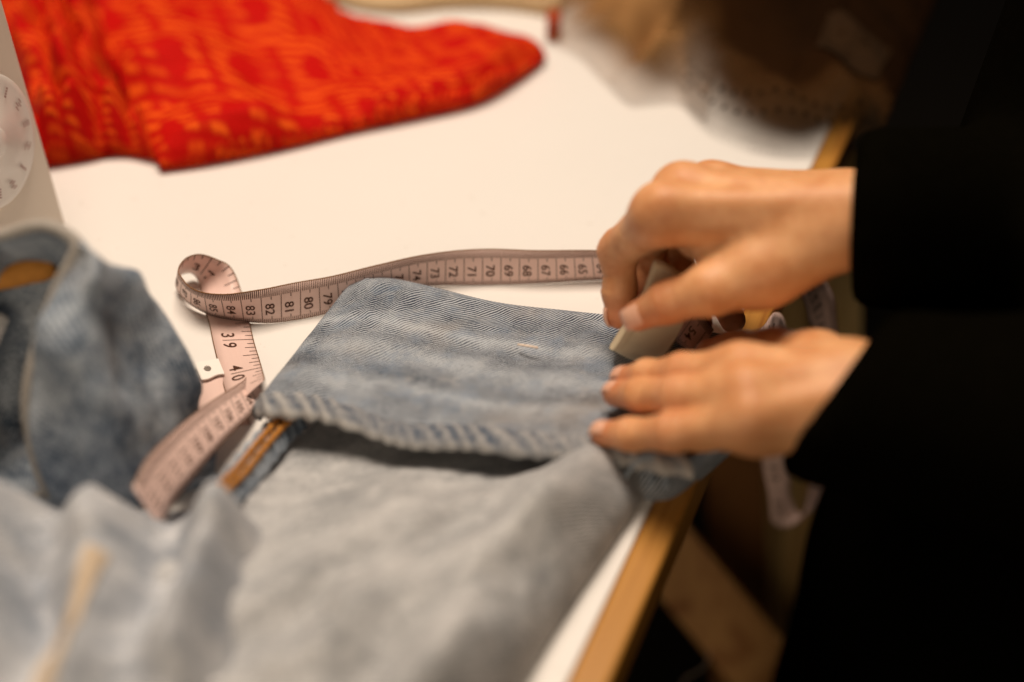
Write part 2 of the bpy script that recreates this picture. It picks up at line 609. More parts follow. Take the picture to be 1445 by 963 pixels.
table = empty('work_table', (E0[0], E0[1], 0), 'white topped work table with a golden wooden edge strip', 'table')


def slab(name, s0, s1, n0, n1, z0, z1, mat, bevel):
    q = lambda s, n, z: E0 * [1, 1, 0] + ED * s + EN * n + np.array([0, 0, z])
    return box_obj(name, [q(s0, n0, z0), q(s1, n0, z0), q(s1, n1, z0), q(s0, n1, z0), q(s0, n0, z1), q(s1, n0, z1), q(s1, n1, z1), q(s0, n1, z1)], mat, table, bevel)


slab('tabletop', -0.55, 1.15, 0.0, 0.95, T - 0.022, T, M['table'], 0.0006)
slab('edge_strip', -0.55, 1.15, -0.0128, -0.0002, T - 0.026, T - 0.0003, M['lip'], 0.0016)
slab('apron', -0.45, 1.05, 0.055, 0.073, T - 0.095, T - 0.027, M['brownwood'], 0.002)

tr = empty('wooden_trestle', (0.2, 0.5, 0), 'pine trestle with slanting brace under the table edge', 'trestle')


def plank(name, a, b, width, thick, mat, facing=None):
    a, b = np.asarray(a), np.asarray(b)
    d = (b - a) / np.linalg.norm(b - a)
    if name != 'brace':                       # a leg stands on the floor and reaches up to the table
        b = a + d * ((0.0 - a[2]) / d[2])
        a = a + d * ((T - 0.04 - a[2]) / d[2])
    v = CAMP - (a + b) / 2 if facing is None else np.asarray(facing, float)
    wv = np.cross(d, v); wv /= np.linalg.norm(wv)
    tv = np.cross(wv, d)
    return bar_obj(name, a, b, wv * width / 2, tv * thick / 2, mat, tr, 0.0015)


plank('leg', at(1107, 660, -0.27), at(1116, 1085, -0.70), 0.019, 0.035, M['palepine'], (0.2, -1, 0.1))
plank('brace', at(905, 735, -0.30), at(1110, 985, -0.42), 0.050, 0.02, M['pine'], (-0.1, -1, 0.7))
plank('leg', at(1040, 560, -0.28), at(1050, 960, -0.55), 0.052, 0.03, M['brownwood'], (-0.3, -1, 0.2))
plank('leg', at(1168, 300, -0.08), at(1168, 640, -0.26), 0.036, 0.03, M['palepine'], (0.5, -1, 0.6))
th = catmull([at(1000, 918, -0.30), at(998, 935, -0.31), at(985, 948, -0.315), at(965, 960, -0.32), at(955, 985, -0.325)], 24)
th = tube('loose_thread', th, 0.0003, M['thread'], None, 6)
prop(th, 'thin pale loose thread hanging below the slanting brace', 'thread')

# ------------------------------------------------------------------ sewing machine at the left border
mb = at(96, 322, 0)
ma = math.radians(-14)
MN = np.array([math.cos(ma), math.sin(ma), 0])       # its front looks to the seated side
MS = np.array([math.sin(ma), -math.cos(ma), 0])      # along its front, towards the camera
mach = empty('sewing_machine', tuple(mb + MS * 0.2 - MN * 0.08), 'white sewing machine with a round stitch dial at the left border', 'sewing machine')


def mbox(name, s0, s1, n0, n1, z0, z1, mat, bev):
    q = lambda s, n, z: mb * [1, 1, 0] + MS * s + MN * n + np.array([0, 0, T + z])
    return box_obj(name, [q(s0, n0, z0), q(s1, n0, z0), q(s1, n1, z0), q(s0, n1, z0), q(s0, n0, z1), q(s1, n0, z1), q(s1, n1, z1), q(s0, n1, z1)], mat, mach, bev)


mbox('pillar', 0.0, 0.125, -0.15, 0.0, 0.002, 0.26, M['machine'], 0.0025)
mbox('bed', 0.126, 0.40, -0.15, -0.002, 0.002, 0.065, M['machine'], 0.006)
mbox('arm', 0.126, 0.40, -0.14, -0.01, 0.185, 0.258, M['machine'], 0.010)
mbox('needle_head', 0.401, 0.47, -0.14, -0.01, 0.14, 0.257, M['machine'], 0.010)
dc0 = aty(-4, 198, 0.445)
# put the dial on the front plane of the pillar
tdc = ((mb - CAMP) @ MN) / (ray(-20, 200) @ MN)
dc = CAMP + ray(-20, 200) * tdc


def disc_ring(name, c, n, r_prof, mat, parent, seg=48):
    """lathe about axis n from (radius, offset) pairs"""
    n = np.asarray(n); up = np.array([0, 0, 1.0]); a = np.cross(up, n); a /= np.linalg.norm(a); b = np.cross(n, a)
    ang = np.linspace(0, 2 * math.pi, seg, endpoint=False)
    G = np.stack([c + n * o + r * (np.cos(ang)[:, None] * a + np.sin(ang)[:, None] * b) for r, o in r_prof])
    F = [tuple(f) for f in grid_faces(len(r_prof), seg, True)]
    me = mesh_np(name, G.reshape(-1, 3), F)
    bm = bmesh.new(); bm.from_mesh(me); bmesh.ops.remove_doubles(bm, verts=bm.verts, dist=1e-6)
    bmesh.ops.recalc_face_normals(bm, faces=bm.faces); bm.to_mesh(me); bm.free()
    return link(name, me, mat, parent)


dial = disc_ring('dial', dc, MN, [(0.0315, 0.0003), (0.0315, 0.0034), (0.0305, 0.0042), (0.0280, 0.0044), (0.008, 0.0042), (0.007, 0.0062), (0.006, 0.0070), (0.0001, 0.0072)], M['dial'], mach)
da, db = -MS, np.array([0, 0, 1.0])
for i in range(14):
    a = math.pi / 2 - (i - 0.3) * 2 * math.pi / 14
    rd = da * math.cos(a) + db * math.sin(a)
    tg = -da * math.sin(a) + db * math.cos(a)
    V, F = [], []
    kind = i % 4
    for k in range(4):                    # a stitch symbol: a few short strokes
        c = dc + MN * 0.0050 + rd * (0.0240 + (k - 1.5) * 0.0013)
        off = tg * (0.0006 if (k % 2) else -0.0006) * (1 if kind in (1, 3) else 0)
        hw, hl = (0.00035, 0.0014) if kind != 2 else (0.0005, 0.0007)
        o = len(V)
        V += [c + off - tg * hl - rd * hw, c + off + tg * hl - rd * hw, c + off + tg * hl + rd * hw, c + off - tg * hl + rd * hw]
        F.append((o, o + 1, o + 2, o + 3))
    link('stitch_symbol', mesh_np('stitch_symbol', V, F), M['mark'], dial, smooth=False)
disc_ring('handwheel', mb - MS * 0.002 - MN * 0.075 + np.array([0, 0, 0.20]), -MS, [(0.0001, 0.03), (0.05, 0.03), (0.055, 0.026), (0.055, 0.006), (0.05, 0.002), (0.0001, 0.002)], M['dial'], mach)


# ------------------------------------------------------------------ cloth on the far part of the table
def cloth_patch(front, back, nu, nv, H, roll, bumpf, lift=None):
    """a folded cloth lying on the table between two outline curves of photo pixels (at table height)"""
    f = catmull([at(*p) for p in front], nu)
    b = catmull([at(*p) for p in back], nu)
    t = (1 - np.cos(np.linspace(0, math.pi, nv))) / 2
    G = f[None] + (b - f)[None] * t[:, None, None]
    # distance to the outline
    out = np.concatenate([G[0], G[-1], G[:, 0], G[:, -1]])
    d = np.min(np.linalg.norm(G[:, :, None, :2] - out[None, None, ::3, :2], axis=3), axis=2)
    q = np.clip(d / roll, 0, 1)
    prof = np.sqrt(1 - (1 - q) ** 2)
    z = np.maximum(H + bumpf(G, d), 0.004) * prof
    G[..., 2] = T + 0.0015 + z
    if lift is not None:
        G[0, :, 2] += lift
    # tuck the front edge under
    tuck = G[0].copy(); tuck += (b - f) / np.linalg.norm(b - f, axis=1, keepdims=True) * 0.004
    tuck[:, 2] = T + 0.001
    return np.concatenate([tuck[None], G])


redc = empty('patterned_cloth', tuple(at(420, 120)), 'red cotton cloth patterned with orange lines and red dots', 'cloth')
front = [(228, 247), (300, 237), (400, 217), (500, 193), (600, 172), (680, 152), (738, 118), (771, 92)]
back = [(40, -100), (130, -95), (240, -90), (340, -80), (430, 12), (540, 58), (640, 58), (748, 74)]


def redbump(G, d):
    q = np.stack([G[..., 0] * 0.8 + G[..., 1] * 0.5, G[..., 1] * 1.2 - G[..., 0] * 0.6, G[..., 0] * 0], -1)
    return 0.0160 * fbm(q, 0.07, 3) + 0.003 * np.sin(G[..., 0] * 60 + 40 * G[..., 1])


lift = np.interp(np.linspace(0, 1, 150), [0, 0.4, 0.6, 0.8, 1.0], [0, 0.001, 0.008, 0.007, 0.001])
G = cloth_patch(front, back, 150, 70, 0.019, 0.014, redbump, lift)
grid_obj('folded_panel', G, M['red'], redc)
front2 = [(50, 244), (90, 238), (125, 232), (155, 226), (185, 226), (222, 234)]
back2 = [(-60, -60), (-20, -50), (10, -45), (45, -40), (78, -30), (112, -25)]


def bunch(G, d):
    s = G[..., 0] * 0.92 + G[..., 1] * 0.40
    wob = 0.012 * fbm(G * [1, 1, 0], 0.05, 2)
    return 0.015 * np.abs(np.sin((s + wob) * 175)) ** 0.7 + 0.026 * fbm(G * [1, 0.8, 0], 0.035, 3, 3.3) - 0.004


G = cloth_patch(front2, back2, 110, 110, 0.022, 0.016, bunch)
grid_obj('gathered_end', G, M['red'], redc)

crc = empty('cream_cloth', tuple(at(620, 0)), 'cream cotton cloth behind the red patterned cloth', 'cloth')
G = cloth_patch([(452, 2), (500, 16), (560, 22), (640, 16), (720, 18), (790, 30)], [(420, -140), (500, -140), (580, -140), (660, -140), (740, -140), (830, -140)], 90, 50, 0.028, 0.018,
                lambda G, d: 0.010 * fbm(G, 0.06, 3, 9.1))
grid_obj('folds', G, M['cream'], crc)
lc = at(778, 52)
lb = box_obj('leather_tag', [lc + q for q in ([-.004, -.012, .002], [.006, -.010, .002], [.007, .012, .002], [-.003, .012, .002], [-.004, -.012, .016], [.006, -.010, .016], [.007, .012, .016], [-.003, .012, .016])], M['leather'], None, 0.002)
prop(lb, 'small red brown leather tag beside the tip of the red cloth', 'tag')

bgc = empty('tan_gauze_cloth', tuple(at(880, 80)), 'crumpled tan gauze cloth at the back of the table', 'cloth')
G = cloth_patch([(772, 62), (815, 84), (850, 118), (885, 150), (920, 150), (955, 150), (995, 178)], [(770, -160), (800, -160), (850, -160), (900, -160), (950, -160), (1000, -160), (1060, -160)], 110, 80, 0.010, 0.060,
                lambda G, d: 0.022 * np.abs(np.sin(G[..., 0] * 62 - 30 * G[..., 1] + 3 * fbm(G, 0.09, 2))) + 0.014 * fbm(G, 0.06, 3, 5.5))
gz, gzG = grid_obj('folds', G, M['beige'], bgc), G

brc = empty('lace_trimmed_cloth', tuple(at(1100, 100)), 'dark brown cloth with a tan eyelet lace border at the far table edge', 'cloth')
fr = [(905, -40), (930, 60), (958, 140), (990, 184), (1045, 212), (1105, 224), (1165, 222), (1240, 205)]
bk = [(960, -170), (1000, -165), (1050, -160), (1100, -150), (1150, -140), (1230, -120), (1300, -90), (1340, -40)]
G = cloth_patch(fr, bk, 140, 80, 0.034, 0.060, lambda G, d: 0.008 * fbm(G, 0.05, 3, 2.2) + 0.004 * np.sin(G[..., 0] * 140 + G[..., 1] * 60) * (d < 0.05))
nb = 14
out = np.concatenate([G[0], G[:, 0]])
ed = np.min(np.linalg.norm(G[:, :, None, :2] - out[None, None, ::2, :2], axis=3), axis=2) + 0.006 * fbm(G, 0.03, 3, 4.0)


def lace_part(name, g, e):
    o = grid_obj(name, g, M['lace'], brc)
    o.data.attributes.new('edge', 'FLOAT', 'POINT').data.foreach_set('value', np.ascontiguousarray(e).ravel())
    return o


lace_part('cloth_body', G[nb:], ed[nb:])
trim = G[:nb + 1].copy()
tr_o = lace_part('lace_border', trim, ed[:nb + 1])


def sheer(o, G, w0, w1, lo, mat):
    """gauze thins out towards its edge: opacity from the distance to the outline"""
    out = np.concatenate([G[0], G[:, 0], G[:, -1]])
    d = np.min(np.linalg.norm(G[:, :, None, :2] - out[None, None, ::3, :2], axis=3), axis=2)
    a = o.data.attributes.new('sheer', 'FLOAT', 'POINT')
    a.data.foreach_set('value', (lo + (1 - lo) * sstep(w0, w1, d)).ravel())
    t = mat.node_tree
    if 'sheer' not in t.nodes:
        n = t.nodes.new('ShaderNodeAttribute'); n.name = 'sheer'; n.attribute_name = 'sheer'
        t.links.new(n.outputs['Fac'], t.nodes['Principled BSDF'].inputs['Alpha'])


def eyelets(grid, rows, step, r, name, parent):
    n = gnormals(grid)
    V, F = [], []
    for ri, rr in enumerate(rows):
        for c in range(3 + (ri % 2) * step, grid.shape[1] - 6, step * 2):
            dr = 0
            p, nn = grid[rr + dr, c], n[rr + dr, c]
            if nn[2] < 0: nn = -nn
            a = np.cross(nn, [0, 0.3, 1.0]); a /= np.linalg.norm(a); b = np.cross(nn, a)
            o = len(V)
            for k in range(8):
                V.append(p + nn * 0.0012 + r * (math.cos(k * math.pi / 4) * a + math.sin(k * math.pi / 4) * b))
            F.append(tuple(range(o, o + 8)))
    return link(name, mesh_np(name, V, F), M['hole'], parent, smooth=False)


sheer(gz, gzG, 0.0, 0.045, 0.22, M['beige'])
dd = np.array([[np.hypot(*(np.array(px(q)) - (1200, 75))) for q in r_] for r_ in G[20:-2]])
ti, tj = np.unravel_index(np.argmin(dd), dd.shape); ti += 20
tier = G[max(20, ti - 5):ti + 6, max(0, tj - 14):tj + 15] + [0, 0, 0.0015]
tier_o = grid_obj('lace_tier', tier, M['lace2'], brc)
prop(eyelets(tier, (3, 6), 5, 0.0022, 'eyelets', tier_o), kind='stuff')
prop(eyelets(trim, (9, 12), 3, 0.0017, 'eyelets', tr_o), kind='stuff')

# ------------------------------------------------------------------ jeans
jeans = empty('jeans', tuple(at(560, 640)), 'faded blue jeans, leg turned inside out with a rolled up cuff', 'jeans')

# the cuff, seen from its right side, far fold to hem
NC = 200
far = catmull([at(*p, 0.013) for p in [(503, 399), (545, 395), (600, 405), (700, 429), (800, 441), (862, 448), (950, 462), (1040, 478)]], NC)
hemc = catmull([at(*p, 0.019) for p in [(372, 566), (430, 571), (500, 588), (600, 607), (700, 621), (790, 622), (870, 630), (965, 648)]], NC)
NV = 90
v = np.linspace(0, 1, NV)
u = np.linspace(0, 1, NC)
Gc = far[None] + (hemc - far)[None] * v[:, None, None]
U, Vv = np.meshgrid(u, v)
wob = 0.05 * fbm(np.stack([U * 2.2, Vv * 1.5, 0 * U], -1), 0.6, 2)
ridge = lambda c, wd: np.exp(-((Vv + wob - c) / wd) ** 2)
z = 0.38 * (0.0022 * ridge(0.30, 0.05) + 0.0016 * ridge(0.52, 0.045) - 0.0016 * ridge(0.40, 0.05) - 0.0018 * ridge(0.64, 0.06) + 0.0022 * ridge(0.82, 0.06) - 0.0012 * ridge(0.12, 0.07))
z += 0.0016 * fbm(np.stack([U * 5, Vv * 2.4, 0 * U], -1), 0.5, 3, 1.7) + 0.0006 * fbm(np.stack([U * 17, Vv * 9, 0 * U], -1), 0.5, 2)
z += 0.0035 * np.exp(-((U - 0.10) / 0.10) ** 2) * np.exp(-(Vv / 0.16) ** 2)
Gc[..., 2] += z * sstep(0, 0.05, Vv + 0.02) * sstep(0.0, 0.05, U + 0.01)
# rounded far fold and rounded left fold
rows = []
for ang in np.radians([150, 120, 95, 70, 45, 22]):
    r = far.copy(); r[:, 1] += 0.0055 * math.sin(ang); r[:, 2] += -0.0062 + 0.0062 * math.cos(ang) + z[0] * 0
    rows.append(r)
Gc = np.concatenate([np.stack(rows), Gc])
cols = []
for ang in np.radians([150, 115, 85, 55, 25]):
    c_ = Gc[:, 0].copy(); c_[:, 0] -= 0.0058 * math.sin(ang); c_[:, 2] += -0.006 + 0.006 * math.cos(ang)
    cols.append(c_)
Gc = np.concatenate([np.stack(cols, 1), Gc], axis=1)
Gc[..., 2] = np.maximum(Gc[..., 2], T + 0.0012)
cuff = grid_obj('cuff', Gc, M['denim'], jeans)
fd = 0.34 * ridge(0.34, 0.035) + 0.26 * ridge(0.57, 0.05) + 0.22 * ridge(0.80, 0.05) - 0.20 * ridge(0.16, 0.10) - 0.16 * ridge(0.46, 0.05) - 0.20 * ridge(0.70, 0.05) + 0.04  # worn bands, also painting the ridge and valley shading the flattened relief lacks
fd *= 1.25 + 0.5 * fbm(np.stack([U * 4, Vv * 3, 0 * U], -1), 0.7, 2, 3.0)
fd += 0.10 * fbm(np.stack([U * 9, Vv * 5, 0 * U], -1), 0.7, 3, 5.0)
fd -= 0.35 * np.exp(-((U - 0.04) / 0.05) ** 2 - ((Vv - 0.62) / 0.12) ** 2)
fd = np.pad(fd, ((6, 0), (5, 0)), mode='edge')
fat = cuff.data.attributes.new('fade_shade', 'FLOAT', 'POINT')
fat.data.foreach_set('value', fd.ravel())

# the roped hem along the cuff: a puckered roll
HN = 420
hp = np.concatenate([[hemc[0] + [-0.004, 0.001, -0.003]], hemc])
hl = catmull(hp, HN)
hs = np.concatenate([[0], np.cumsum(np.linalg.norm(np.diff(hl, axis=0), axis=1))])
SEG = 26
ang = np.linspace(0, 2 * math.pi, SEG, endpoint=False)
fwd = np.array([0.16, -0.987, 0.0])
GH = np.zeros((HN, SEG, 3))
for i in range(HN):
    s = hs[i]
    ph = s / 0.0074 * 2 * math.pi + 1.9 * math.sin(s * 90) + 1.1 * math.sin(s * 210)
    rw, rh = 0.0068, 0.0036
    end = min(1, 0.55 + s / 0.012)
    pk = np.sin(ph - 2.1 * np.cos(ang) + 0.6)
    rr = 1 + (0.07 + 0.04 * math.sin(s * 47)) * pk
    GH[i] = hl[i] + fwd * (0.0035 + 0.0012 * math.sin(s * 120)) + (np.cos(ang) * rw * rr * end)[:, None] * fwd + (np.sin(ang) * rh * (1 + (0.12 + 0.07 * math.sin(s * 61 + 1)) * pk) * end)[:, None] * np.array([0, 0, 1.0])
    GH[i, :, 2] += 0.0008 + 0.0014 * math.sin(s * 75)
hem = grid_obj('hem', GH, M['hem'], cuff, close=True)
# worn white ridges of the roping are a colour attribute read by the hem's own material
hm = NT('roped hem denim')
hm_src = hm
wear = hm.n('ShaderNodeAttribute', attribute_name='wear').outputs['Fac']
uvn = hm.n('ShaderNodeUVMap').outputs[0]
nz = hm.noise(uvn, 330, 4, 0.75)
f_ = hm.math('ADD', hm.math('MULTIPLY', wear, 0.9), hm.math('MULTIPLY', hm.math('SUBTRACT', nz, 0.5), 1.1), clamp=True)
hm.set(Base_Color=hm.mix(f_, (0.06, 0.085, 0.13), (0.62, 0.60, 0.565)), Roughness=0.9)
hm.b.inputs['Specular IOR Level'].default_value = 0.1
hm.bump(nz, 0.5, 0.0006)
me = hem.data
me.materials[0] = hm.m
at_ = me.attributes.new('wear', 'FLOAT', 'POINT')
wv_ = np.zeros((HN, SEG))
for i in range(HN):
    s = hs[i]
    ph = s / 0.0074 * 2 * math.pi + 1.9 * math.sin(s * 90) + 1.1 * math.sin(s * 210)
    pk = np.sin(ph - 2.1 * np.cos(ang) + 0.6)
    low = sstep(-0.1, 0.9, np.cos(ang) - 0.55 * np.sin(ang))
    wv_[i] = np.clip(0.34 + (0.14 + 0.08 * math.sin(s * 83)) * pk * (1 - 0.4 * low) + 0.30 * low + 0.10 * np.sin(s * 39 + 2 * np.sin(ang)), 0, 1)
at_.data.foreach_set('value', wv_.ravel())

# the leg, inside out, running from under the cuff towards the camera
LR = [(0.375, -0.070, 0.075), (0.345, -0.092, 0.074), (0.315, -0.104, 0.060), (0.28, -0.118, 0.040), (0.24, -0.140, 0.017), (0.20, -0.150, -0.004), (0.15, -0.165, -0.030), (0.10, -0.18, -0.055)]
NLY, NLX = 130, 170
lr = catmull(LR, NLY)
tt = np.linspace(0, 1, NLX)
te = (1 - np.cos(math.pi * tt)) / 2
GL = np.zeros((NLY, NLX, 3))
GL[..., 1] = lr[:, 0:1]
GL[..., 0] = lr[:, 1:2] + (lr[:, 2:3] - lr[:, 1:2]) * te[None]
GL[..., 1] += 0.018 * (te[None] - 0.5)                   # rows run slightly askew like the hem
wd = (lr[:, 2:3] - lr[:, 1:2])
dl, dr = te[None] * wd, (1 - te[None]) * wd
near = sstep(0.36, 0.20, GL[..., 1])
Hl = 0.0025 + 0.0085 * sstep(0.335, 0.300, GL[..., 1] - 0.018 * (te[None] - 0.5) + 0.03 * te[None]) + 0.020 * near
Hl += 0.0125 * np.exp(-((te[None] - 0.84) / 0.10) ** 2) * sstep(0.345, 0.315, GL[..., 1])
Hl += (0.0014 + 0.009 * near) * fbm(GL * [1, 0.8, 0], 0.04, 4, 4.4) + 0.003 * near * np.sin(GL[..., 0] * 120 - GL[..., 1] * 160 + 2 * fbm(GL, 0.06, 2))
prof = np.sqrt(np.clip(1 - (1 - np.clip(dl / 0.010, 0, 1)) ** 2, 0, 1)) * np.sqrt(np.clip(1 - (1 - np.clip(dr / 0.026, 0, 1)) ** 2, 0, 1))
GL[..., 2] = T + 0.002 + Hl * prof
leg = grid_obj('leg', GL, M['inside'], jeans)

# curled raw layers at the right end of the cuff
cr = at(905, 665, 0.012)
for k, (r0, mat) in enumerate(((0.0085, 'denim2'), (0.0125, 'denim2'))):
    a = np.linspace(-0.6, 3.9, 40)
    prof = np.stack([0.62 * r0 * np.cos(a), 0 * a, r0 * np.sin(a)], 1)
    Gk = np.stack([prof + cr + np.array([0.012 * t_ + 0.003 * k, 0.030 * t_, -0.002]) for t_ in np.linspace(-0.15, 1, 12)])
    Gk[..., 2] = np.maximum(Gk[..., 2], T + 0.001)
    grid_obj('curled_layer', Gk, M[mat], jeans, thick=0.0014)

# denim of the cuff hanging over the table edge below the hand
rows = [[at(900, 650, 0.014), at(940, 655, 0.012), at(985, 640, 0.012), at(1020, 610, 0.012)],
        [at(905, 690, 0.006), at(945, 690, 0.006), at(990, 660, 0.006), at(1030, 625, 0.006)],
        [at(915, 712, -0.004), at(950, 706, -0.004), at(992, 672, -0.004), at(1035, 635, -0.004)]]
grid_obj('cuff_end', loft(rows, 30, 40), M['denim'], jeans, thick=0.0012)

# side seam with orange stitching along the left of the leg
sp_ = catmull([at(*p) for p in [(408, 585, 0.010), (385, 605, 0.012), (358, 635, 0.016), (330, 670, 0.020), (300, 700, 0.026), (285, 730, 0.030)]], 90)
sd = np.gradient(sp_, axis=0); sd /= np.linalg.norm(sd, axis=1, keepdims=True)
sw = np.cross(sd, [0, 0, 1.0]); sw /= np.linalg.norm(sw, axis=1, keepdims=True)
seam = grid_obj('side_seam', np.stack([sp_ + sw * o + np.stack([0 * sp_[:, 0], 0 * sp_[:, 0], zz + 0.0007 * np.sin(np.arange(len(sp_)) * 0.75 + o * 300)], 1) for o, zz in ((-0.0085, -0.004), (-0.0065, 0.0012), (-0.002, 0.0022), (0.002, 0.0020), (0.004, 0.0008), (0.006, -0.004))], 0), M['denim2'], jeans)
ss = np.concatenate([[0], np.cumsum(np.linalg.norm(np.diff(sp_, axis=0), axis=1))])


def stitches(name, pos, n_at, r, L, parent, mat):
    """a row of short thread loops along pos (array), as one joined part"""
    V, F = [], []
    s = np.concatenate([[0], np.cumsum(np.linalg.norm(np.diff(pos, axis=0), axis=1))])
    k = 0.0
    while k + L < s[-1]:
        e = np.linspace(k, k + L * 0.88, 5)
        p = np.stack([np.interp(e, s, pos[:, i]) for i in range(3)], 1)
        p += np.asarray(n_at) * (r * 1.6 * np.sin(np.linspace(0, math.pi, 5)))[:, None]
        d = p[-1] - p[0]; d /= np.linalg.norm(d)
        a = np.cross(d, n_at); a /= np.linalg.norm(a); b = np.cross(d, a)
        o = len(V)
        for i in range(5):
            rr = r * (0.7 if i in (0, 4) else 1)
            for q in range(6):
                V.append(p[i] + rr * (math.cos(q * math.pi / 3) * a + math.sin(q * math.pi / 3) * b))
        F += [tuple(f + o) for f in grid_faces(5, 6, True)]
        k += L
    o = link(name, mesh_np(name, V, F), mat, parent)
    return prop(o, kind='stuff')


for o in (-0.0058, -0.0018):
    stitches('orange_stitching', sp_ + sw * o + [0, 0, 0.0024], np.array([0, 0, 1.0]), 0.0012, 0.0046, seam, M['stitch'])
# a lighter run of the same seam where the cuff ends under the hand
e2 = catmull([at(826, 632, 0.017), at(855, 637, 0.017), at(890, 640, 0.016)], 30)
stitches('orange_stitching', e2, np.array([0, 0, 1.0]), 0.0016, 0.006, cuff, M['binding'])

# the other leg: an open tube standing up at the left
R0 = [at(68, 700, 0.004), at(48, 640, 0.024), at(38, 560, 0.048), at(58, 470, 0.070), at(84, 400, 0.087), at(108, 350, 0.098),
      at(92, 328, 0.102), at(55, 318, 0.102), at(0, 332, 0.098), at(-60, 338, 0.102), at(-130, 380, 0.098), at(-190, 480, 0.07), at(-140, 700, 0.010)]
R1 = [at(120, 705, 0.004), at(105, 640, 0.028), at(100, 560, 0.054), at(112, 470, 0.076), at(128, 405, 0.092), at(140, 362, 0.098),
      at(128, 352, 0.096), at(80, 345, 0.092), at(20, 350, 0.088), at(-30, 362, 0.090), at(-90, 410, 0.080), at(-140, 520, 0.050), at(-80, 715, 0.005)]
R2 = [at(185, 708, 0.004), at(172, 640, 0.030), at(168, 560, 0.054), at(172, 480, 0.070), at(182, 420, 0.080), at(184, 384, 0.080),
      at(165, 385, 0.076), at(120, 380, 0.072), at(70, 380, 0.070), at(10, 410, 0.062), at(-40, 480, 0.045), at(-50, 600, 0.012), at(50, 718, 0.003)]
R3 = [at(250, 700, 0.004), at(240, 640, 0.020), at(236, 570, 0.038), at(236, 510, 0.048), at(238, 465, 0.050), at(238, 442, 0.048),
      at(215, 445, 0.045), at(180, 450, 0.04), at(130, 460, 0.04), at(80, 480, 0.036), at(40, 520, 0.026), at(30, 600, 0.010), at(120, 715, 0.003)]
R4 = [at(305, 680, 0.002), at(302, 640, 0.006), at(296, 605, 0.010), at(290, 570, 0.014), at(284, 540, 0.016), at(276, 516, 0.016),
      at(255, 520, 0.015), at(230, 525, 0.014), at(200, 535, 0.012), at(170, 550, 0.010), at(140, 570, 0.008), at(130, 620, 0.004), at(190, 700, 0.002)]
rows = [r + [r[0]] for r in (R0, R1, R2, R3, R4)]
GT = loft(rows, 90, 150)
edge_fade = sstep(0.0, 0.10, np.linspace(0, 1, 90))[:, None]
nn = gnormals(GT)
d_ = 0.0048 * fbm(GT, 0.035, 3, 6.0) + 0.0070 * np.abs(fbm(GT * [1.3, 1, 0.7], 0.045, 2, 9.0)) - 0.0005 + 0.0045 * np.sin((GT[..., 0] * 130 + GT[..., 2] * 90)) * fbm(GT, 0.05, 2, 1.0)
GT = GT + nn * (d_ * edge_fade)[..., None]
GT[..., 2] = np.maximum(GT[..., 2], T + 0.001)
tube_o = grid_obj('second_leg', GT, M['denim2'], jeans, thick=0.0012)
# a crumpled inner layer well behind the rim; the gap round it stays open
c0, c2 = GT[0].mean(0), GT[34].mean(0)
axis = c2 - c0
GI = []
for k, dp in ((0.62, 1.50), (0.58, 1.15), (0.52, 0.88), (0.42, 0.72), (0.30, 0.62), (0.15, 0.58), (0.01, 0.57)):
    GI.append(c0 + (GT[0] - c0) * k + axis * dp + np.array([-0.052, 0.010, -0.016]))
GI = catmull(np.stack(GI), 40)
GI += 0.004 * fbm(GI, 0.03, 3, 2.0)[..., None]
GI[..., 2] = np.maximum(GI[..., 2], T + 0.0008)
grid_obj('inner_layer', GI, M['inside'], tube_o)
rim = GT[0, :-1]
rimc = np.concatenate([rim, rim[:1]])
rt = tube('rim_binding', catmull(rimc, 180)[:-1], 0.0021, M['binding'], tube_o, 10, False)
# tan seam allowance inside the opening
iseam = catmull([at(-60, 405, 0.066), at(0, 398, 0.070), at(40, 390, 0.073), at(74, 386, 0.074)], 30)
tube('inner_seam', iseam + [0, 0.004, 0], np.interp(np.linspace(0, 1, 30), [0, 0.8, 1], [0.0055, 0.005, 0.003]), M['stitch'], tube_o, 12)

# bunched cloth in the near left corner
GBx, GBy = 170, 150
by = np.linspace(0, 1, GBy)
bu = np.linspace(0, 1, GBx)
BU, BV = np.meshgrid(bu, by)
x0 = -0.215 + 0.05 * BV
x1 = -0.050 + (-0.045) * BV
X = x0 + (x1 - x0) * BU
Y = 0.300 - 0.20 * BV
P3 = np.stack([X, Y, 0 * X], -1)
wb = 0.010 * fbm(P3, 0.06, 2, 8.0)
fold = (0.011 + 0.006 * fbm(P3, 0.09, 2, 1.2)) * np.cos((X + wb + 0.1 * (Y - 0.25)) * 2 * math.pi / 0.034 + 0.4)
Z = 0.040 + fold + 0.012 * fbm(P3, 0.04, 4, 2.9)
Z *= sstep(-0.02, 0.20, BV) * sstep(1.02, 0.72, BU)
Z = np.maximum(Z, 0) + 0.003
GB = np.stack([X, Y, T + Z], -1)
bun = grid_obj('bunched_cloth', GB, M['bunch'], jeans)
ci = int(GBx * 0.40) + int(np.argmax(GB[70:110, int(GBx * 0.40):int(GBx * 0.58), 2].mean(0)))
strip = GB[46:, ci - 4:ci + 5].copy()
strip[..., 2] += 0.0016
strip_o = grid_obj('tan_seam', strip, M['tanseam'], bun)

# ------------------------------------------------------------------ sewing pin on the cuff
pp = [at(731, 486.5, 0.0185), at(745, 488.5, 0.0195), at(759, 491, 0.0188)]
prop(tube('sewing_pin', catmull(pp, 12), 0.0005, M['pin'], None, 8), 'short pale pin stuck through the denim cuff', 'pin')

# ------------------------------------------------------------------ measuring tape
tape = empty('measuring_tape', tuple(at(400, 452)), 'pink measuring tape with brown numbers, curled on the table beside the cuff', 'measuring tape')
TW = 0.0190


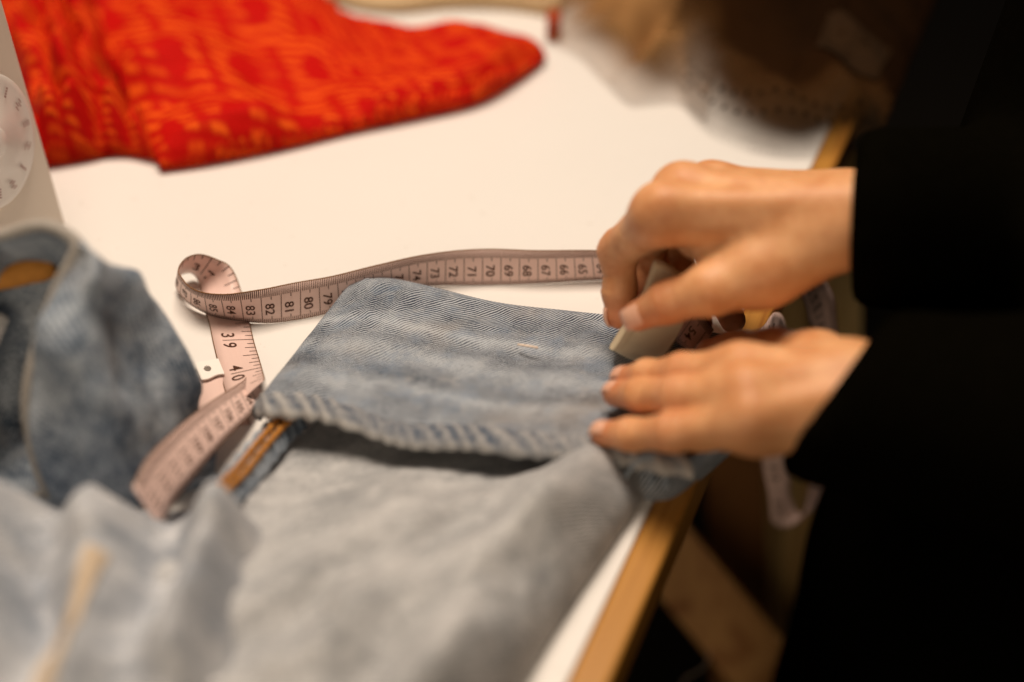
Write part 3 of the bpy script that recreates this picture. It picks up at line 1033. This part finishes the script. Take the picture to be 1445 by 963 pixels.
def tk(A, B, hb, root='n'):
    """edge pair: B sits at height hb, A is on its own sight line one tape width away"""
    b = at(B[0], B[1], hb)
    d = ray(*A); d /= np.linalg.norm(d)
    oc = CAMP - b
    bb = oc @ d
    disc = bb * bb - (oc @ oc - TW * TW)
    t = -bb
    if disc > 0:
        t += -math.sqrt(disc) if root == 'n' else math.sqrt(disc)
    return CAMP + d * t, b


def th_(A, B):
    return at(*A), at(*B)


keys1 = [th_((1005, 470, 0.020), (985, 500, 0.019)), th_((978, 440, 0.026), (958, 470, 0.020)), th_((930, 372, 0.024), (935, 412, 0.006)),
         tk((890, 358), (895, 399), 0), tk((843, 355), (848, 397), 0), tk((757, 355), (757, 402), 0), tk((679, 353), (679, 404), 0), tk((600, 361), (600, 406), 0),
         tk((535, 375), (540, 421), 0), tk((470, 391), (474, 441), 0), tk((419, 400), (419, 453), 0), tk((372, 408), (375, 456), 0.0006), tk((325, 415), (332, 452), 0.0010),
         th_((292, 414, 0.0185), (298, 445, 0.001)), th_((270, 405, 0.0195), (270, 432, 0.0015)), th_((257, 391, 0.020), (252, 414, 0.003)),
         th_((252, 379, 0.021), (248, 399, 0.005)), th_((262, 365, 0.021), (256, 388, 0.0055)), th_((281, 359, 0.020), (270, 386, 0.004)), th_((302, 366, 0.016), (280, 395, 0.002)),
         th_((322, 383, 0.009), (288, 408, 0.001)), th_((338, 413, 0.003), (289, 428, 0.0008)), th_((350, 452, 0.001), (296, 455, 0.0006)), th_((358, 482, 0.0015), (301, 484, 0.0006)),
         th_((362, 506, 0.003), (311, 512, 0.0008)), th_((362, 530, 0.006), (325, 542, 0.002)), th_((360, 548, 0.010), (340, 566, 0.005))]


def ribbon(keys, n):
    A = catmull([k[0] for k in keys], n)
    B = catmull([k[1] for k in keys], n)
    mid = (A + B) / 2
    wv = A - B
    wl = np.linalg.norm(wv, axis=1, keepdims=True)
    wv = wv / wl * TW
    A, B = mid + wv / 2, mid - wv / 2
    for _ in range(2):
        pass
    lowest = np.minimum(A[:, 2], B[:, 2])
    lift = np.maximum(0, T + 0.0006 - lowest)
    A[:, 2] += lift; B[:, 2] += lift
    return A, B


class Tape:
    def __init__(s, A, B, s_at, s_val, sign):
        s.A, s.B = A, B
        mid = (A + B) / 2
        c = np.concatenate([[0], np.cumsum(np.linalg.norm(np.diff(mid, axis=0), axis=1))]) * 100
        s.S = s_val + (c - c[s_at]) * sign * 1.117
        s.sign = sign
        t = np.gradient(mid, axis=0)
        n = np.cross(t, A - B)
        s.N = n / np.linalg.norm(n, axis=1, keepdims=True)

    def pos(s, sv, wv, off):
        o = np.argsort(s.S)
        f = lambda M_: np.stack([np.interp(sv, s.S[o], M_[o, i]) for i in range(3)], -1)
        A, B, N = f(s.A), f(s.B), f(s.N)
        wv = np.asarray(wv)[..., None]
        return A + (B - A) * wv + N * np.asarray(off)[..., None] if np.ndim(off) else A + (B - A) * wv + N * off


_txt = {}


def text_mesh(t):
    if t not in _txt:
        cu = bpy.data.curves.new('digits', 'FONT')
        cu.body = t
        cu.size = 1.0
        cu.offset = 0.012
        o = bpy.data.objects.new('digits', cu)
        me = bpy.data.meshes.new_from_object(o)
        V = np.array([v.co[:2] for v in me.vertices])
        F = [tuple(p.vertices) for p in me.polygons]
        bpy.data.objects.remove(o); bpy.data.curves.remove(cu); bpy.data.meshes.remove(me)
        V -= (V.min(0) + V.max(0)) / 2
        _txt[t] = (V, F)
    return _txt[t]


def build_tape(tp, nface, s0, s1, name):
    """band plus printed scale; nface = +1 if the centimetre side is along +N"""
    n = len(tp.A)
    G = np.stack([tp.A, tp.A * 0.75 + tp.B * 0.25, (tp.A + tp.B) / 2, tp.A * 0.25 + tp.B * 0.75, tp.B], 1)
    nr, nc = n, 5
    uv = np.stack(np.broadcast_arrays((tp.S / 100)[:, None], np.linspace(0, 1, nc)[None]), -1).reshape(-1, 2)
    me = mesh_np(name, G.reshape(-1, 3), grid_faces(nr, nc), uv)
    band = link(name, me, M['tape'], tape)
    md = band.modifiers.new('thickness', 'SOLIDIFY'); md.thickness = 0.0004; md.offset = 0
    V, F = [], []

    def quad(sa, wa, sb, wb, half, off, along):
        o = len(V)
        if along == 'w':
            q = [(sa - half, wa), (sa + half, wa), (sa + half, wb), (sa - half, wb)]
        for a, b in q: V.append(tp.pos(a, b, off))
        F.append((o, o + 1, o + 2, o + 3))

    off = 0.00032 * nface
    for mm in range(int(math.ceil(s0 * 10)), int(s1 * 10)):
        s = mm / 10
        if mm % 10 == 0:
            quad(s, 0.0, s, 1.0, 0.018, off, 'w')
        else:
            quad(s, 0.0, s, 0.24 if mm % 5 else 0.33, 0.020, off, 'w')
            quad(s, 1.0, s, 0.88 if mm % 5 else 0.80, 0.016, off, 'w')

    def glyphs(t, sc, wc, size_s, size_w, dir_, off):
        P, Fs = text_mesh(t)
        o = len(V)
        if dir_ == 'across':        # reads from edge A to edge B, tops towards smaller s
            s = sc - P[:, 1] * size_s
            ww = wc + P[:, 0] * size_w
        else:                       # reads along s, tops towards edge A
            s = sc + P[:, 0] * size_s
            ww = wc - P[:, 1] * size_w
        Q = tp.pos(s, ww, off)
        V.extend(list(Q))
        F.extend(tuple(i + o for i in f) for f in Fs)

    for n_ in range(int(math.ceil(s0)) + 1, int(s1) + 1):
        glyphs(str(n_), n_ - 0.42, 0.60, 0.66, 0.33 if n_ < 100 else 0.26, 'across', off)
    off = -0.00032 * nface
    IN, I0 = 3.0, 96.0 - 39 * 3.0
    for e in range(int(math.ceil((s0 - I0) / IN * 8)), int((s1 - I0) / IN * 8)):
        s = I0 + e / 8 * IN
        quad(s, 0.0, s, {0: 0.75, 4: 0.36}.get(e % 8, 0.26 if e % 2 == 0 else 0.18), 0.022, off, 'w')
    for i_ in range(int((s0 - I0) / IN) + 1, int((s1 - I0) / IN) + 1):
        s = I0 + i_ * IN
        for k, ch in enumerate(str(i_)):
            if s - 0.8 > s0 and s + 0.8 < s1:
                glyphs(ch, s + (-0.45 if k == 0 else 0.45), 0.60, 0.95, 0.45, 'along', off)
    pr = link('printed_scale', mesh_np('printed_scale', V, F), M['ink'], band, smooth=False)
    return band


A, B = ribbon(keys1, 520)
# s = 84 where the strand crosses photo column 333
cols_ = np.array([px((a + b) / 2)[0] for a, b in zip(A, B)])
i84 = int(np.argmin(np.abs(cols_[:330] - 316))) if True else 0
half = np.arange(len(cols_))
first = half[: int(len(half) * 0.52)]
i84 = int(first[np.argmin(np.abs(cols_[first] - 314))])
tp = Tape(A, B, i84, 84.0, 1)
# the cm side is the one that looks at the camera on the long strand
k_ = i84 - 60
nf = -1
build_tape(tp, nf, tp.S.min() + 0.1, tp.S.max() - 0.1, 'tape_band')
S_end = tp.S.max()

keys2 = [th_((350, 528, 0.002), (372, 556, 0.001)), th_((347, 540, 0.005), (362, 571, 0.004)), th_((328, 553, 0.010), (345, 588, 0.008)), th_((298, 573, 0.016), (318, 613, 0.012)), th_((268, 596, 0.022), (292, 642, 0.015)),
         th_((238, 625, 0.027), (265, 672, 0.018)), th_((212, 655, 0.031), (240, 702, 0.020)), th_((192, 695, 0.030), (222, 740, 0.018))]
A, B = ribbon(keys2, 140)
tp2 = Tape(A, B, 0, S_end + 0.5, 1)
nf2 = -1
build_tape(tp2, nf2, tp2.S.min() + 0.1, tp2.S.max() - 0.1, 'tape_band')

# the metal tipped end lying flat by the blue leg
k3 = [th_((322, 529, 0.0012), (276, 535, 0.0012)), th_((330, 560, 0.0010), (286, 567, 0.0010)), th_((342, 600, 0.0008), (298, 606, 0.0008))]
A, B = ribbon(k3, 30)
tp3 = Tape(A, B, 0, 1.2, 1)
G = np.stack([tp3.A, (tp3.A + tp3.B) / 2, tp3.B], 1)
uv = np.stack(np.broadcast_arrays((tp3.S / 100)[:, None], np.linspace(0, 1, 3)[None]), -1).reshape(-1, 2)
te_o = link('tape_end', mesh_np('tape_end', G.reshape(-1, 3), grid_faces(30, 3), uv), M['tape'], tape)
md = te_o.modifiers.new('thickness', 'SOLIDIFY'); md.thickness = 0.0004
c4 = [at(x, y, 0.0030) for x, y in [(274, 512), (308, 506), (317, 528), (284, 535)]]
bm = bmesh.new()
NXt, NYt = 60, 40
hole_c, hole_r = (0.42, 0.48), (0.15, 0.17)
vs = {}
for i in range(NXt + 1):
    for j in range(NYt + 1):
        a, b = i / NXt, j / NYt
        e = 0.06 * math.sin(a * math.pi * 1.8 + 0.4) * b ** 3
        p = (c4[0] * (1 - a) + c4[1] * a) * (1 - b - e) + (c4[3] * (1 - a) + c4[2] * a) * (b + e)
        vs[i, j] = bm.verts.new(p)
for i in range(NXt):
    for j in range(NYt):
        a, b = (i + 0.5) / NXt, (j + 0.5) / NYt
        if ((a - hole_c[0]) / hole_r[0]) ** 2 + ((b - hole_c[1]) / hole_r[1]) ** 2 < 1: continue
        bm.faces.new((vs[i, j], vs[i + 1, j], vs[i + 1, j + 1], vs[i, j + 1]))
bmesh.ops.delete(bm, geom=[v_ for v_ in bm.verts if not v_.link_faces], context='VERTS')
bmesh.ops.recalc_face_normals(bm, faces=bm.faces)
me = bpy.data.meshes.new('metal_tab'); bm.to_mesh(me); bm.free()
tab = link('metal_tab', me, M['metal'], tape, smooth=False)
md = tab.modifiers.new('thickness', 'SOLIDIFY'); md.thickness = 0.0006

# the loop that hangs over the table edge on the far side of the hands
def hang(keys, n, s0, name):
    A = catmull([k[0] for k in keys], n); B = catmull([k[1] for k in keys], n)
    mid = (A + B) / 2; wv = A - B
    wv = wv / np.linalg.norm(wv, axis=1, keepdims=True) * TW
    t_ = Tape(mid + wv / 2, mid - wv / 2, 0, s0, 1)
    return build_tape(t_, -1, t_.S.min() + 0.1, t_.S.max() - 0.1, name)


hk = [th_((1060, 480, 0.004), (1040, 510, 0.004)), th_((1080, 455, 0.004), (1068, 495, 0.004)), th_((1094, 440, 0.002), (1086, 478, 0.0)), th_((1108, 462, -0.020), (1096, 490, -0.02)),
      th_((1108, 560, -0.10), (1082, 560, -0.10)), th_((1110, 650, -0.15), (1084, 650, -0.15)), th_((1118, 700, -0.180), (1082, 700, -0.172)), th_((1128, 728, -0.195), (1096, 738, -0.20)),
      th_((1150, 715, -0.180), (1128, 735, -0.195)), th_((1175, 660, -0.150), (1150, 670, -0.160)), th_((1205, 575, -0.09), (1180, 580, -0.10)), th_((1182, 480, -0.05), (1158, 485, -0.06)),
      th_((1160, 415, -0.018), (1148, 430, -0.022)), th_((1142, 385, 0.001), (1125, 398, 0.001)), th_((1105, 372, 0.002), (1095, 392, 0.002)), th_((1070, 350, 0.002), (1062, 368, 0.002))]
hang(hk, 240, 30.0, 'hanging_loop')

# ------------------------------------------------------------------ tailor's chalk
cy = at(905, 506, 0.0165)[1]
ck = lambda x, y, dy=0.0: aty(x, y, cy + dy)
outl = [ck(860, 492), ck(896, 509), ck(938, 500), ck(966, 452, 0.004), ck(976, 400, 0.008), ck(948, 376, 0.009), ck(924, 368, 0.009), ck(908, 412, 0.005)]
cc = np.mean(outl, 0)
nrm = np.cross(outl[2] - outl[0], outl[5] - outl[0]); nrm /= np.linalg.norm(nrm)
if nrm[1] > 0: nrm = -nrm
ring = catmull(outl + [outl[0]], 57)[:-1] * 0.5 + 0.5 * np.concatenate([np.linspace(outl[i], outl[(i + 1) % 8], 7, endpoint=False) for i in range(8)])
prof = [(0.90, 0.0036), (0.955, 0.0030), (0.99, 0.0012), (1.0, 0.0), (0.99, -0.0012), (0.955, -0.0030), (0.90, -0.0036)]
V, F = [], []
for sc, o in prof:
    V += list(cc + (ring - cc) * sc + nrm * o)
nq = len(ring)
F = [tuple(f) for f in grid_faces(len(prof), nq, True)]
F.append(tuple(range(nq))); F.append(tuple(range(len(V) - 1, len(V) - nq - 1, -1)))
me = mesh_np('tailors_chalk', V, F)
bm = bmesh.new(); bm.from_mesh(me); bmesh.ops.recalc_face_normals(bm, faces=bm.faces); bm.to_mesh(me); bm.free()
ch = link('tailors_chalk', me, M['chalk'])
ch.data.polygons.foreach_set('use_smooth', [False] * len(me.polygons))
prop(ch, 'flat grey beige piece of tailor chalk pinched in the upper hand', 'chalk')

# ------------------------------------------------------------------ person
person = empty('person', (0.34, 0.42, 0.0), 'person in black clothing marking the denim cuff with both hands', 'person')


def chain(pts, rad):
    return [(pts[i], pts[i + 1], rad[i], rad[i + 1]) for i in range(len(pts) - 1)]


def sdf_hand(fingers, palm, vox, kf=0.0045, kp=0.0075, kj=0.0016, bumps=(), grooves=(), kpalm=0.006):
    """fingers: list of chains; palm: list of cones -> mesh arrays and flush values"""
    allc = [c for f in fingers for c in f] + list(palm)
    pts = np.array([p for c in allc for p in c[:2]])
    lo, hi = pts.min(0) - 0.028, pts.max(0) + 0.028
    n = np.ceil((hi - lo) / vox).astype(int) + 1
    axs = [lo[i] + vox * np.arange(n[i]) for i in range(3)]
    BIG = 0.05
    def field(cones, k):
        D = np.full(n, BIG, np.float32)
        for a, b, ra, rb in cones:
            m = max(ra, rb) + 0.014
            l_ = np.minimum(a, b) - m; h_ = np.maximum(a, b) + m
            i0 = np.clip(np.floor((l_ - lo) / vox).astype(int), 0, n - 1); i1 = np.clip(np.ceil((h_ - lo) / vox).astype(int) + 1, 1, n)
            sl = tuple(slice(i0[q], i1[q]) for q in range(3))
            P = np.stack(np.meshgrid(*[axs[q][sl[q]] for q in range(3)], indexing='ij'), -1).astype(np.float32)
            D[sl] = smin(D[sl], cone_d(P, a.astype(np.float32), b.astype(np.float32), ra, rb), k)
        return D
    Fd = np.full(n, BIG, np.float32)
    for f in fingers:
        Fd = smin(Fd, field(f, kf), kj)
    D = smin(field(palm, kpalm), Fd, kp)
    for c, r, amp in bumps:
        l_ = c - 2.2 * r; h_ = c + 2.2 * r
        i0 = np.clip(np.floor((l_ - lo) / vox).astype(int), 0, n - 1); i1 = np.clip(np.ceil((h_ - lo) / vox).astype(int) + 1, 1, n)
        sl = tuple(slice(i0[q], i1[q]) for q in range(3))
        P = np.stack(np.meshgrid(*[axs[q][sl[q]] for q in range(3)], indexing='ij'), -1)
        D[sl] -= (amp * np.exp(-((P - c) ** 2).sum(-1) / (r * r))).astype(np.float32)
    for c, ax, r, amp in grooves:          # skin creases across a joint
        l_ = c - 2.2 * r; h_ = c + 2.2 * r
        i0 = np.clip(np.floor((l_ - lo) / vox).astype(int), 0, n - 1); i1 = np.clip(np.ceil((h_ - lo) / vox).astype(int) + 1, 1, n)
        sl = tuple(slice(i0[q], i1[q]) for q in range(3))
        P = np.stack(np.meshgrid(*[axs[q][sl[q]] for q in range(3)], indexing='ij'), -1) - c
        D[sl] += (amp * np.exp(-((P @ ax) / 0.0010) ** 2) * np.exp(-(P ** 2).sum(-1) / (r * r))).astype(np.float32)
    V, Fq = surface_nets(D, lo, vox)
    return V, Fq


def creases(ch_, rad, out, joints, amp=0.0010):
    g = []
    for j in joints:
        ax = ch_[j + 1] - ch_[j - 1] if j + 1 < len(ch_) else ch_[j] - ch_[j - 1]
        ax = ax / np.linalg.norm(ax)
        for o in (-0.0022, 0.0002, 0.0026):
            g.append((ch_[j] + ax * o + out * rad[j], ax, 0.0065, amp))
    return g


A3 = lambda x, y, Y: aty(x, y, Y)
H3 = lambda x, y, h: at(x, y, h)

# right hand (far one), pinching the chalk
r_idx = [A3(934, 302, 0.378), A3(873, 353, 0.398), A3(874, 408, 0.392), A3(873, 446, 0.386)]
r_mid = [A3(962, 274, 0.392), A3(904, 348, 0.420), A3(916, 390, 0.410), A3(915, 438, 0.394)]
r_rng = [A3(1002, 268, 0.410), A3(945, 345, 0.428), A3(965, 405, 0.412), A3(985, 455, 0.402)]
r_pky = [A3(1044, 276, 0.425), A3(1000, 340, 0.432), A3(1012, 405, 0.416), A3(1034, 452, 0.408)]
r_thb = [A3(1075, 380, 0.362), A3(1003, 409, 0.356), A3(943, 427, 0.3605), A3(901, 446, 0.3640)]
rW = [A3(1195, 312, 0.370), A3(1195, 300, 0.392)]
rF = [A3(1420, 330, 0.40), A3(1420, 318, 0.42)]
fing = [chain(r_idx, [0.0108, 0.0080, 0.0070, 0.0056]), chain(r_mid, [0.0112, 0.0092, 0.0080, 0.0066]),
        chain(r_rng, [0.0105, 0.0086, 0.0076, 0.0064]), chain(r_pky, [0.0095, 0.0076, 0.0068, 0.0058]),
        chain(r_thb, [0.0128, 0.0098, 0.0079, 0.0062])]
palm = [(r_idx[0], rW[0], 0.0115, 0.0155), (r_mid[0], rW[0], 0.0112, 0.016), (r_rng[0], rW[1], 0.0105, 0.0155), (r_pky[0], rW[1], 0.0098, 0.0150),
        (r_thb[0], rW[0], 0.0155, 0.0165), (A3(990, 330, 0.385), A3(1100, 330, 0.385), 0.011, 0.015),
        (A3(1005, 355, 0.372), A3(1075, 365, 0.368), 0.0070, 0.013),
        (rW[0], rF[0], 0.0160, 0.018), (rW[1], rF[1], 0.0155, 0.018)]
up = np.array([0, -0.45, 0.9])
palm += [(q[0] + up * 0.0088, rW[k] + up * 0.0135, 0.0030, 0.0022) for q, k in ((r_idx, 0), (r_mid, 0), (r_rng, 1))]
bump_r = [(r_idx[0] + up * 0.011, 0.008, 0.0014), (r_mid[0] + up * 0.010, 0.008, 0.0014), (r_rng[0] + up * 0.010, 0.007, 0.0010),
          (r_idx[1] + np.array([-0.6, -0.1, 0.5]) * 0.010, 0.006, 0.0008), (r_thb[2] + np.array([0, -0.6, 0.6]) * 0.009, 0.006, 0.0006)]
gr = creases(r_thb, [0.0128, 0.0098, 0.0079, 0.0062], np.array([-0.1, -0.7, 0.7]), (2,)) + creases(r_idx, [0.0108, 0.0080, 0.0070, 0.0056], np.array([-0.8, 0.1, 0.5]), (1, 2))
gr += [(A3(890, 338, 0.388) + np.array([0, -0.002, 0]), np.array([0.75, 0.1, 0.65]), 0.007, 0.0011)]
Vr, Fr = sdf_hand(fing, palm, 0.00090, bumps=bump_r, grooves=gr)

# left hand (near one), pressing the cuff flat
l_idx = [H3(1044, 526, 0.056), H3(965, 526, 0.046), H3(915, 530, 0.036), H3(879, 535, 0.0265)]
l_mid = [H3(1050, 558, 0.058), H3(958, 559, 0.048), H3(905, 558, 0.037), H3(868, 556, 0.0270)]
l_rng = [H3(1054, 594, 0.054), H3(950, 610, 0.042), H3(892, 613, 0.032), H3(851, 612, 0.0258)]
l_pky = [H3(1066, 605, 0.047), H3(990, 612, 0.036), H3(940, 616, 0.027), H3(905, 615, 0.0225)]
l_thb = [H3(1152, 518, 0.046), H3(1094, 501, 0.038), H3(1040, 499, 0.030), H3(1004, 502, 0.026)]
lW = [H3(1195, 545, 0.056), H3(1190, 578, 0.054)]
lF = [H3(1480, 590, 0.055), H3(1480, 640, 0.052)]
fing = [chain(l_idx, [0.0092, 0.0070, 0.0060, 0.0050]), chain(l_mid, [0.0095, 0.0071, 0.0061, 0.0051]),
        chain(l_rng, [0.0090, 0.0067, 0.0058, 0.0049]), chain(l_pky, [0.0084, 0.0060, 0.0052, 0.0044]),
        chain(l_thb, [0.0125, 0.0104, 0.0088, 0.0072])]
palm = [(l_idx[0], lW[0], 0.0100, 0.0145), (l_mid[0], lW[0], 0.0102, 0.015), (l_rng[0], lW[1], 0.0098, 0.015), (l_pky[0], lW[1], 0.0088, 0.0140),
        (l_thb[0], lW[0], 0.0130, 0.0145), (lW[0], lF[0], 0.0150, 0.018), (lW[1], lF[1], 0.0150, 0.018),
        (l_mid[0] + [0.01, 0, -0.006], (lW[0] + lW[1]) / 2, 0.010, 0.015)]
upl = np.array([0, -0.3, 0.95])
palm += [(q[0] + upl * 0.0078, lW[k] + upl * 0.0125, 0.0030, 0.0022) for q, k in ((l_idx, 0), (l_mid, 0), (l_rng, 1))]
bump_l = [(p[0] + upl * 0.0095, 0.0075, 0.0011) for p in (l_idx, l_mid, l_rng)] + [(p[1] + upl * 0.008, 0.006, 0.0007) for p in (l_idx, l_mid, l_rng)]
gl = sum([creases(q, [0.009, 0.0069, 0.0059, 0.005], upl, (1, 2)) for q in (l_idx, l_mid, l_rng)], [])
Vl, Fl = sdf_hand(fing, palm, 0.00090, bumps=bump_l, grooves=gl)

# arms, shoulders and trunk inside the clothing (coarse), one body
sh_r, sh_l = np.array([0.40, 0.60, T + 0.34]), np.array([0.27, 0.28, T + 0.34])
el_r, el_l = np.array([0.38, 0.44, T + 0.03]), np.array([0.30, 0.235, T + 0.03])
hip = np.array([0.316, 0.40, T - 0.18]); chest = np.array([0.35, 0.43, T + 0.24])
neck = np.array([0.33, 0.44, T + 0.40])
core = [(rF[0], el_r, 0.018, 0.030), (el_r, sh_r, 0.036, 0.05), (lF[0], el_l, 0.018, 0.030), (el_l, sh_l, 0.036, 0.05),
        (sh_r, sh_l, 0.05, 0.05), (chest, hip, 0.10, 0.11), (chest, neck, 0.06, 0.045)]


def coarse(cones, vox, k):
    pts = np.array([p for c in cones for p in c[:2]])
    lo, hi = pts.min(0) - 0.17, pts.max(0) + 0.17
    n = np.ceil((hi - lo) / vox).astype(int) + 1
    P = np.stack(np.meshgrid(*[lo[i] + vox * np.arange(n[i]) for i in range(3)], indexing='ij'), -1)
    D = np.full(n, 1.0)
    for cn in cones:
        a, b, ra, rb = np.asarray(cn[0], float), np.asarray(cn[1], float), cn[2], cn[3]
        d = cone_d(P, a, b, ra, rb)
        if len(cn) > 4:                       # an open end cut square
            cut = np.asarray(cn[4], float)
            d = np.maximum(d, -((P - a) @ (cut / np.linalg.norm(cut))))
        D = smin(D, d, k)
    return surface_nets(D, lo, vox)


Vb, Fb = coarse(core, 0.010, 0.03)
V = np.concatenate([Vr, Vl, Vb])
F = np.concatenate([Fr, Fl + len(Vr), Fb + len(Vr) + len(Vl)])
me = mesh_np('body', V, F)
body_o = link('body', me, M['skin'], person)
flush = np.zeros(len(V))
spots = [(q[3], 0.012, 0.9) for q in (r_idx, r_mid, r_rng, r_pky, r_thb, l_idx, l_mid, l_rng, l_pky, l_thb)]
spots += [(q[1], 0.010, 0.55) for q in (r_idx, r_mid, l_idx, l_mid, l_rng)] + [(q[0], 0.012, 0.4) for q in (r_idx, r_mid, r_rng, l_idx, l_mid, l_rng)] + [(r_thb[2], 0.012, 0.6)]
for c, r, a in spots:
    flush = np.maximum(flush, a * np.exp(-((V - c) ** 2).sum(1) / r ** 2))
fa = me.attributes.new('flush', 'FLOAT', 'POINT')
fa.data.foreach_set('value', flush)
md = body_o.modifiers.new('relax', 'SMOOTH'); md.factor = 0.4; md.iterations = 2


def nail(tip, prev, out, r, wd, ln, parent):
    """a curved nail plate on the back (side 'out') of a fingertip"""
    d = tip - prev; d /= np.linalg.norm(d)
    out = out - d * (out @ d); out /= np.linalg.norm(out)
    s = np.cross(d, out)
    G = np.zeros((9, 9, 3))
    for i, t in enumerate(np.linspace(-1, 1, 9)):
        for j, q in enumerate(np.linspace(-1, 1, 9)):
            wv = wd * (1 - 0.10 * (t > 0.7)) * math.sqrt(max(0.15, 1 - (0.55 * t) ** 4 - (0.35 if t < -0.8 else 0)))
            a = q * wv / r
            G[i, j] = tip + d * (0.0004 + t * ln) + out * (r + 0.0002) * math.cos(a) + s * (r + 0.0002) * math.sin(a) - out * (0.0006 if i == 0 else 0) - out * 0.0022 * max(0, t) ** 2
    return grid_obj('fingernail', G, M['nail'], parent, thick=0.0006)


nail(r_thb[3], r_thb[2], np.array([-0.25, -0.75, 0.6]), 0.0064, 0.0046, 0.0050, body_o)
nail(r_idx[3], r_idx[2], np.array([-1.0, 0.3, 0.2]), 0.0062, 0.0042, 0.0042, body_o)
for q, r in ((l_idx, 0.0050), (l_mid, 0.0051), (l_rng, 0.0049)):
    nail(q[3], q[2], np.array([-0.2, -0.25, 1.0]), r, r * 0.66, 0.0040, body_o)

# black jumper: sleeves ending at the wrists, trunk and skirt
dirr = (rF[0] - rW[0]) / np.linalg.norm(rF[0] - rW[0])
cuff_r = rW[0] * 0.8 + rW[1] * 0.2 + dirr * 0.002 + np.array([0, -0.003, 0.003])
dirl = (lF[0] - lW[0]) / np.linalg.norm(lF[0] - lW[0])
cuff_l = (lW[0] + lW[1]) / 2 - dirl * 0.006
Vs, Fs = coarse([(cuff_r, (rF[0] + rF[1]) / 2 + np.array([0, -0.004, 0.004]), 0.034, 0.042, (0.94, -0.28, 0.17)), ((rF[0] + rF[1]) / 2, el_r, 0.040, 0.046), (el_r, sh_r, 0.05, 0.068),
                 (cuff_l, (lF[0] + lF[1]) / 2, 0.033, 0.040, (0.80, -0.55, -0.33)), ((lF[0] + lF[1]) / 2, el_l, 0.040, 0.046), (el_l, sh_l, 0.05, 0.068),
                 (sh_r, sh_l, 0.068, 0.068), (chest, hip, 0.135, 0.15), (sh_r, hip, 0.08, 0.13), (sh_l, hip, 0.07, 0.13),
                 (hip, np.array([0.345, 0.38, 0.12]), 0.15, 0.20), (hip, np.array([0.46, 0.58, 0.12]), 0.14, 0.20)], 0.006, 0.012)
sw_o = link('black_jumper', mesh_np('black_jumper', Vs, Fs), M['black'], person)
md = sw_o.modifiers.new('relax', 'SMOOTH'); md.factor = 0.5; md.iterations = 4
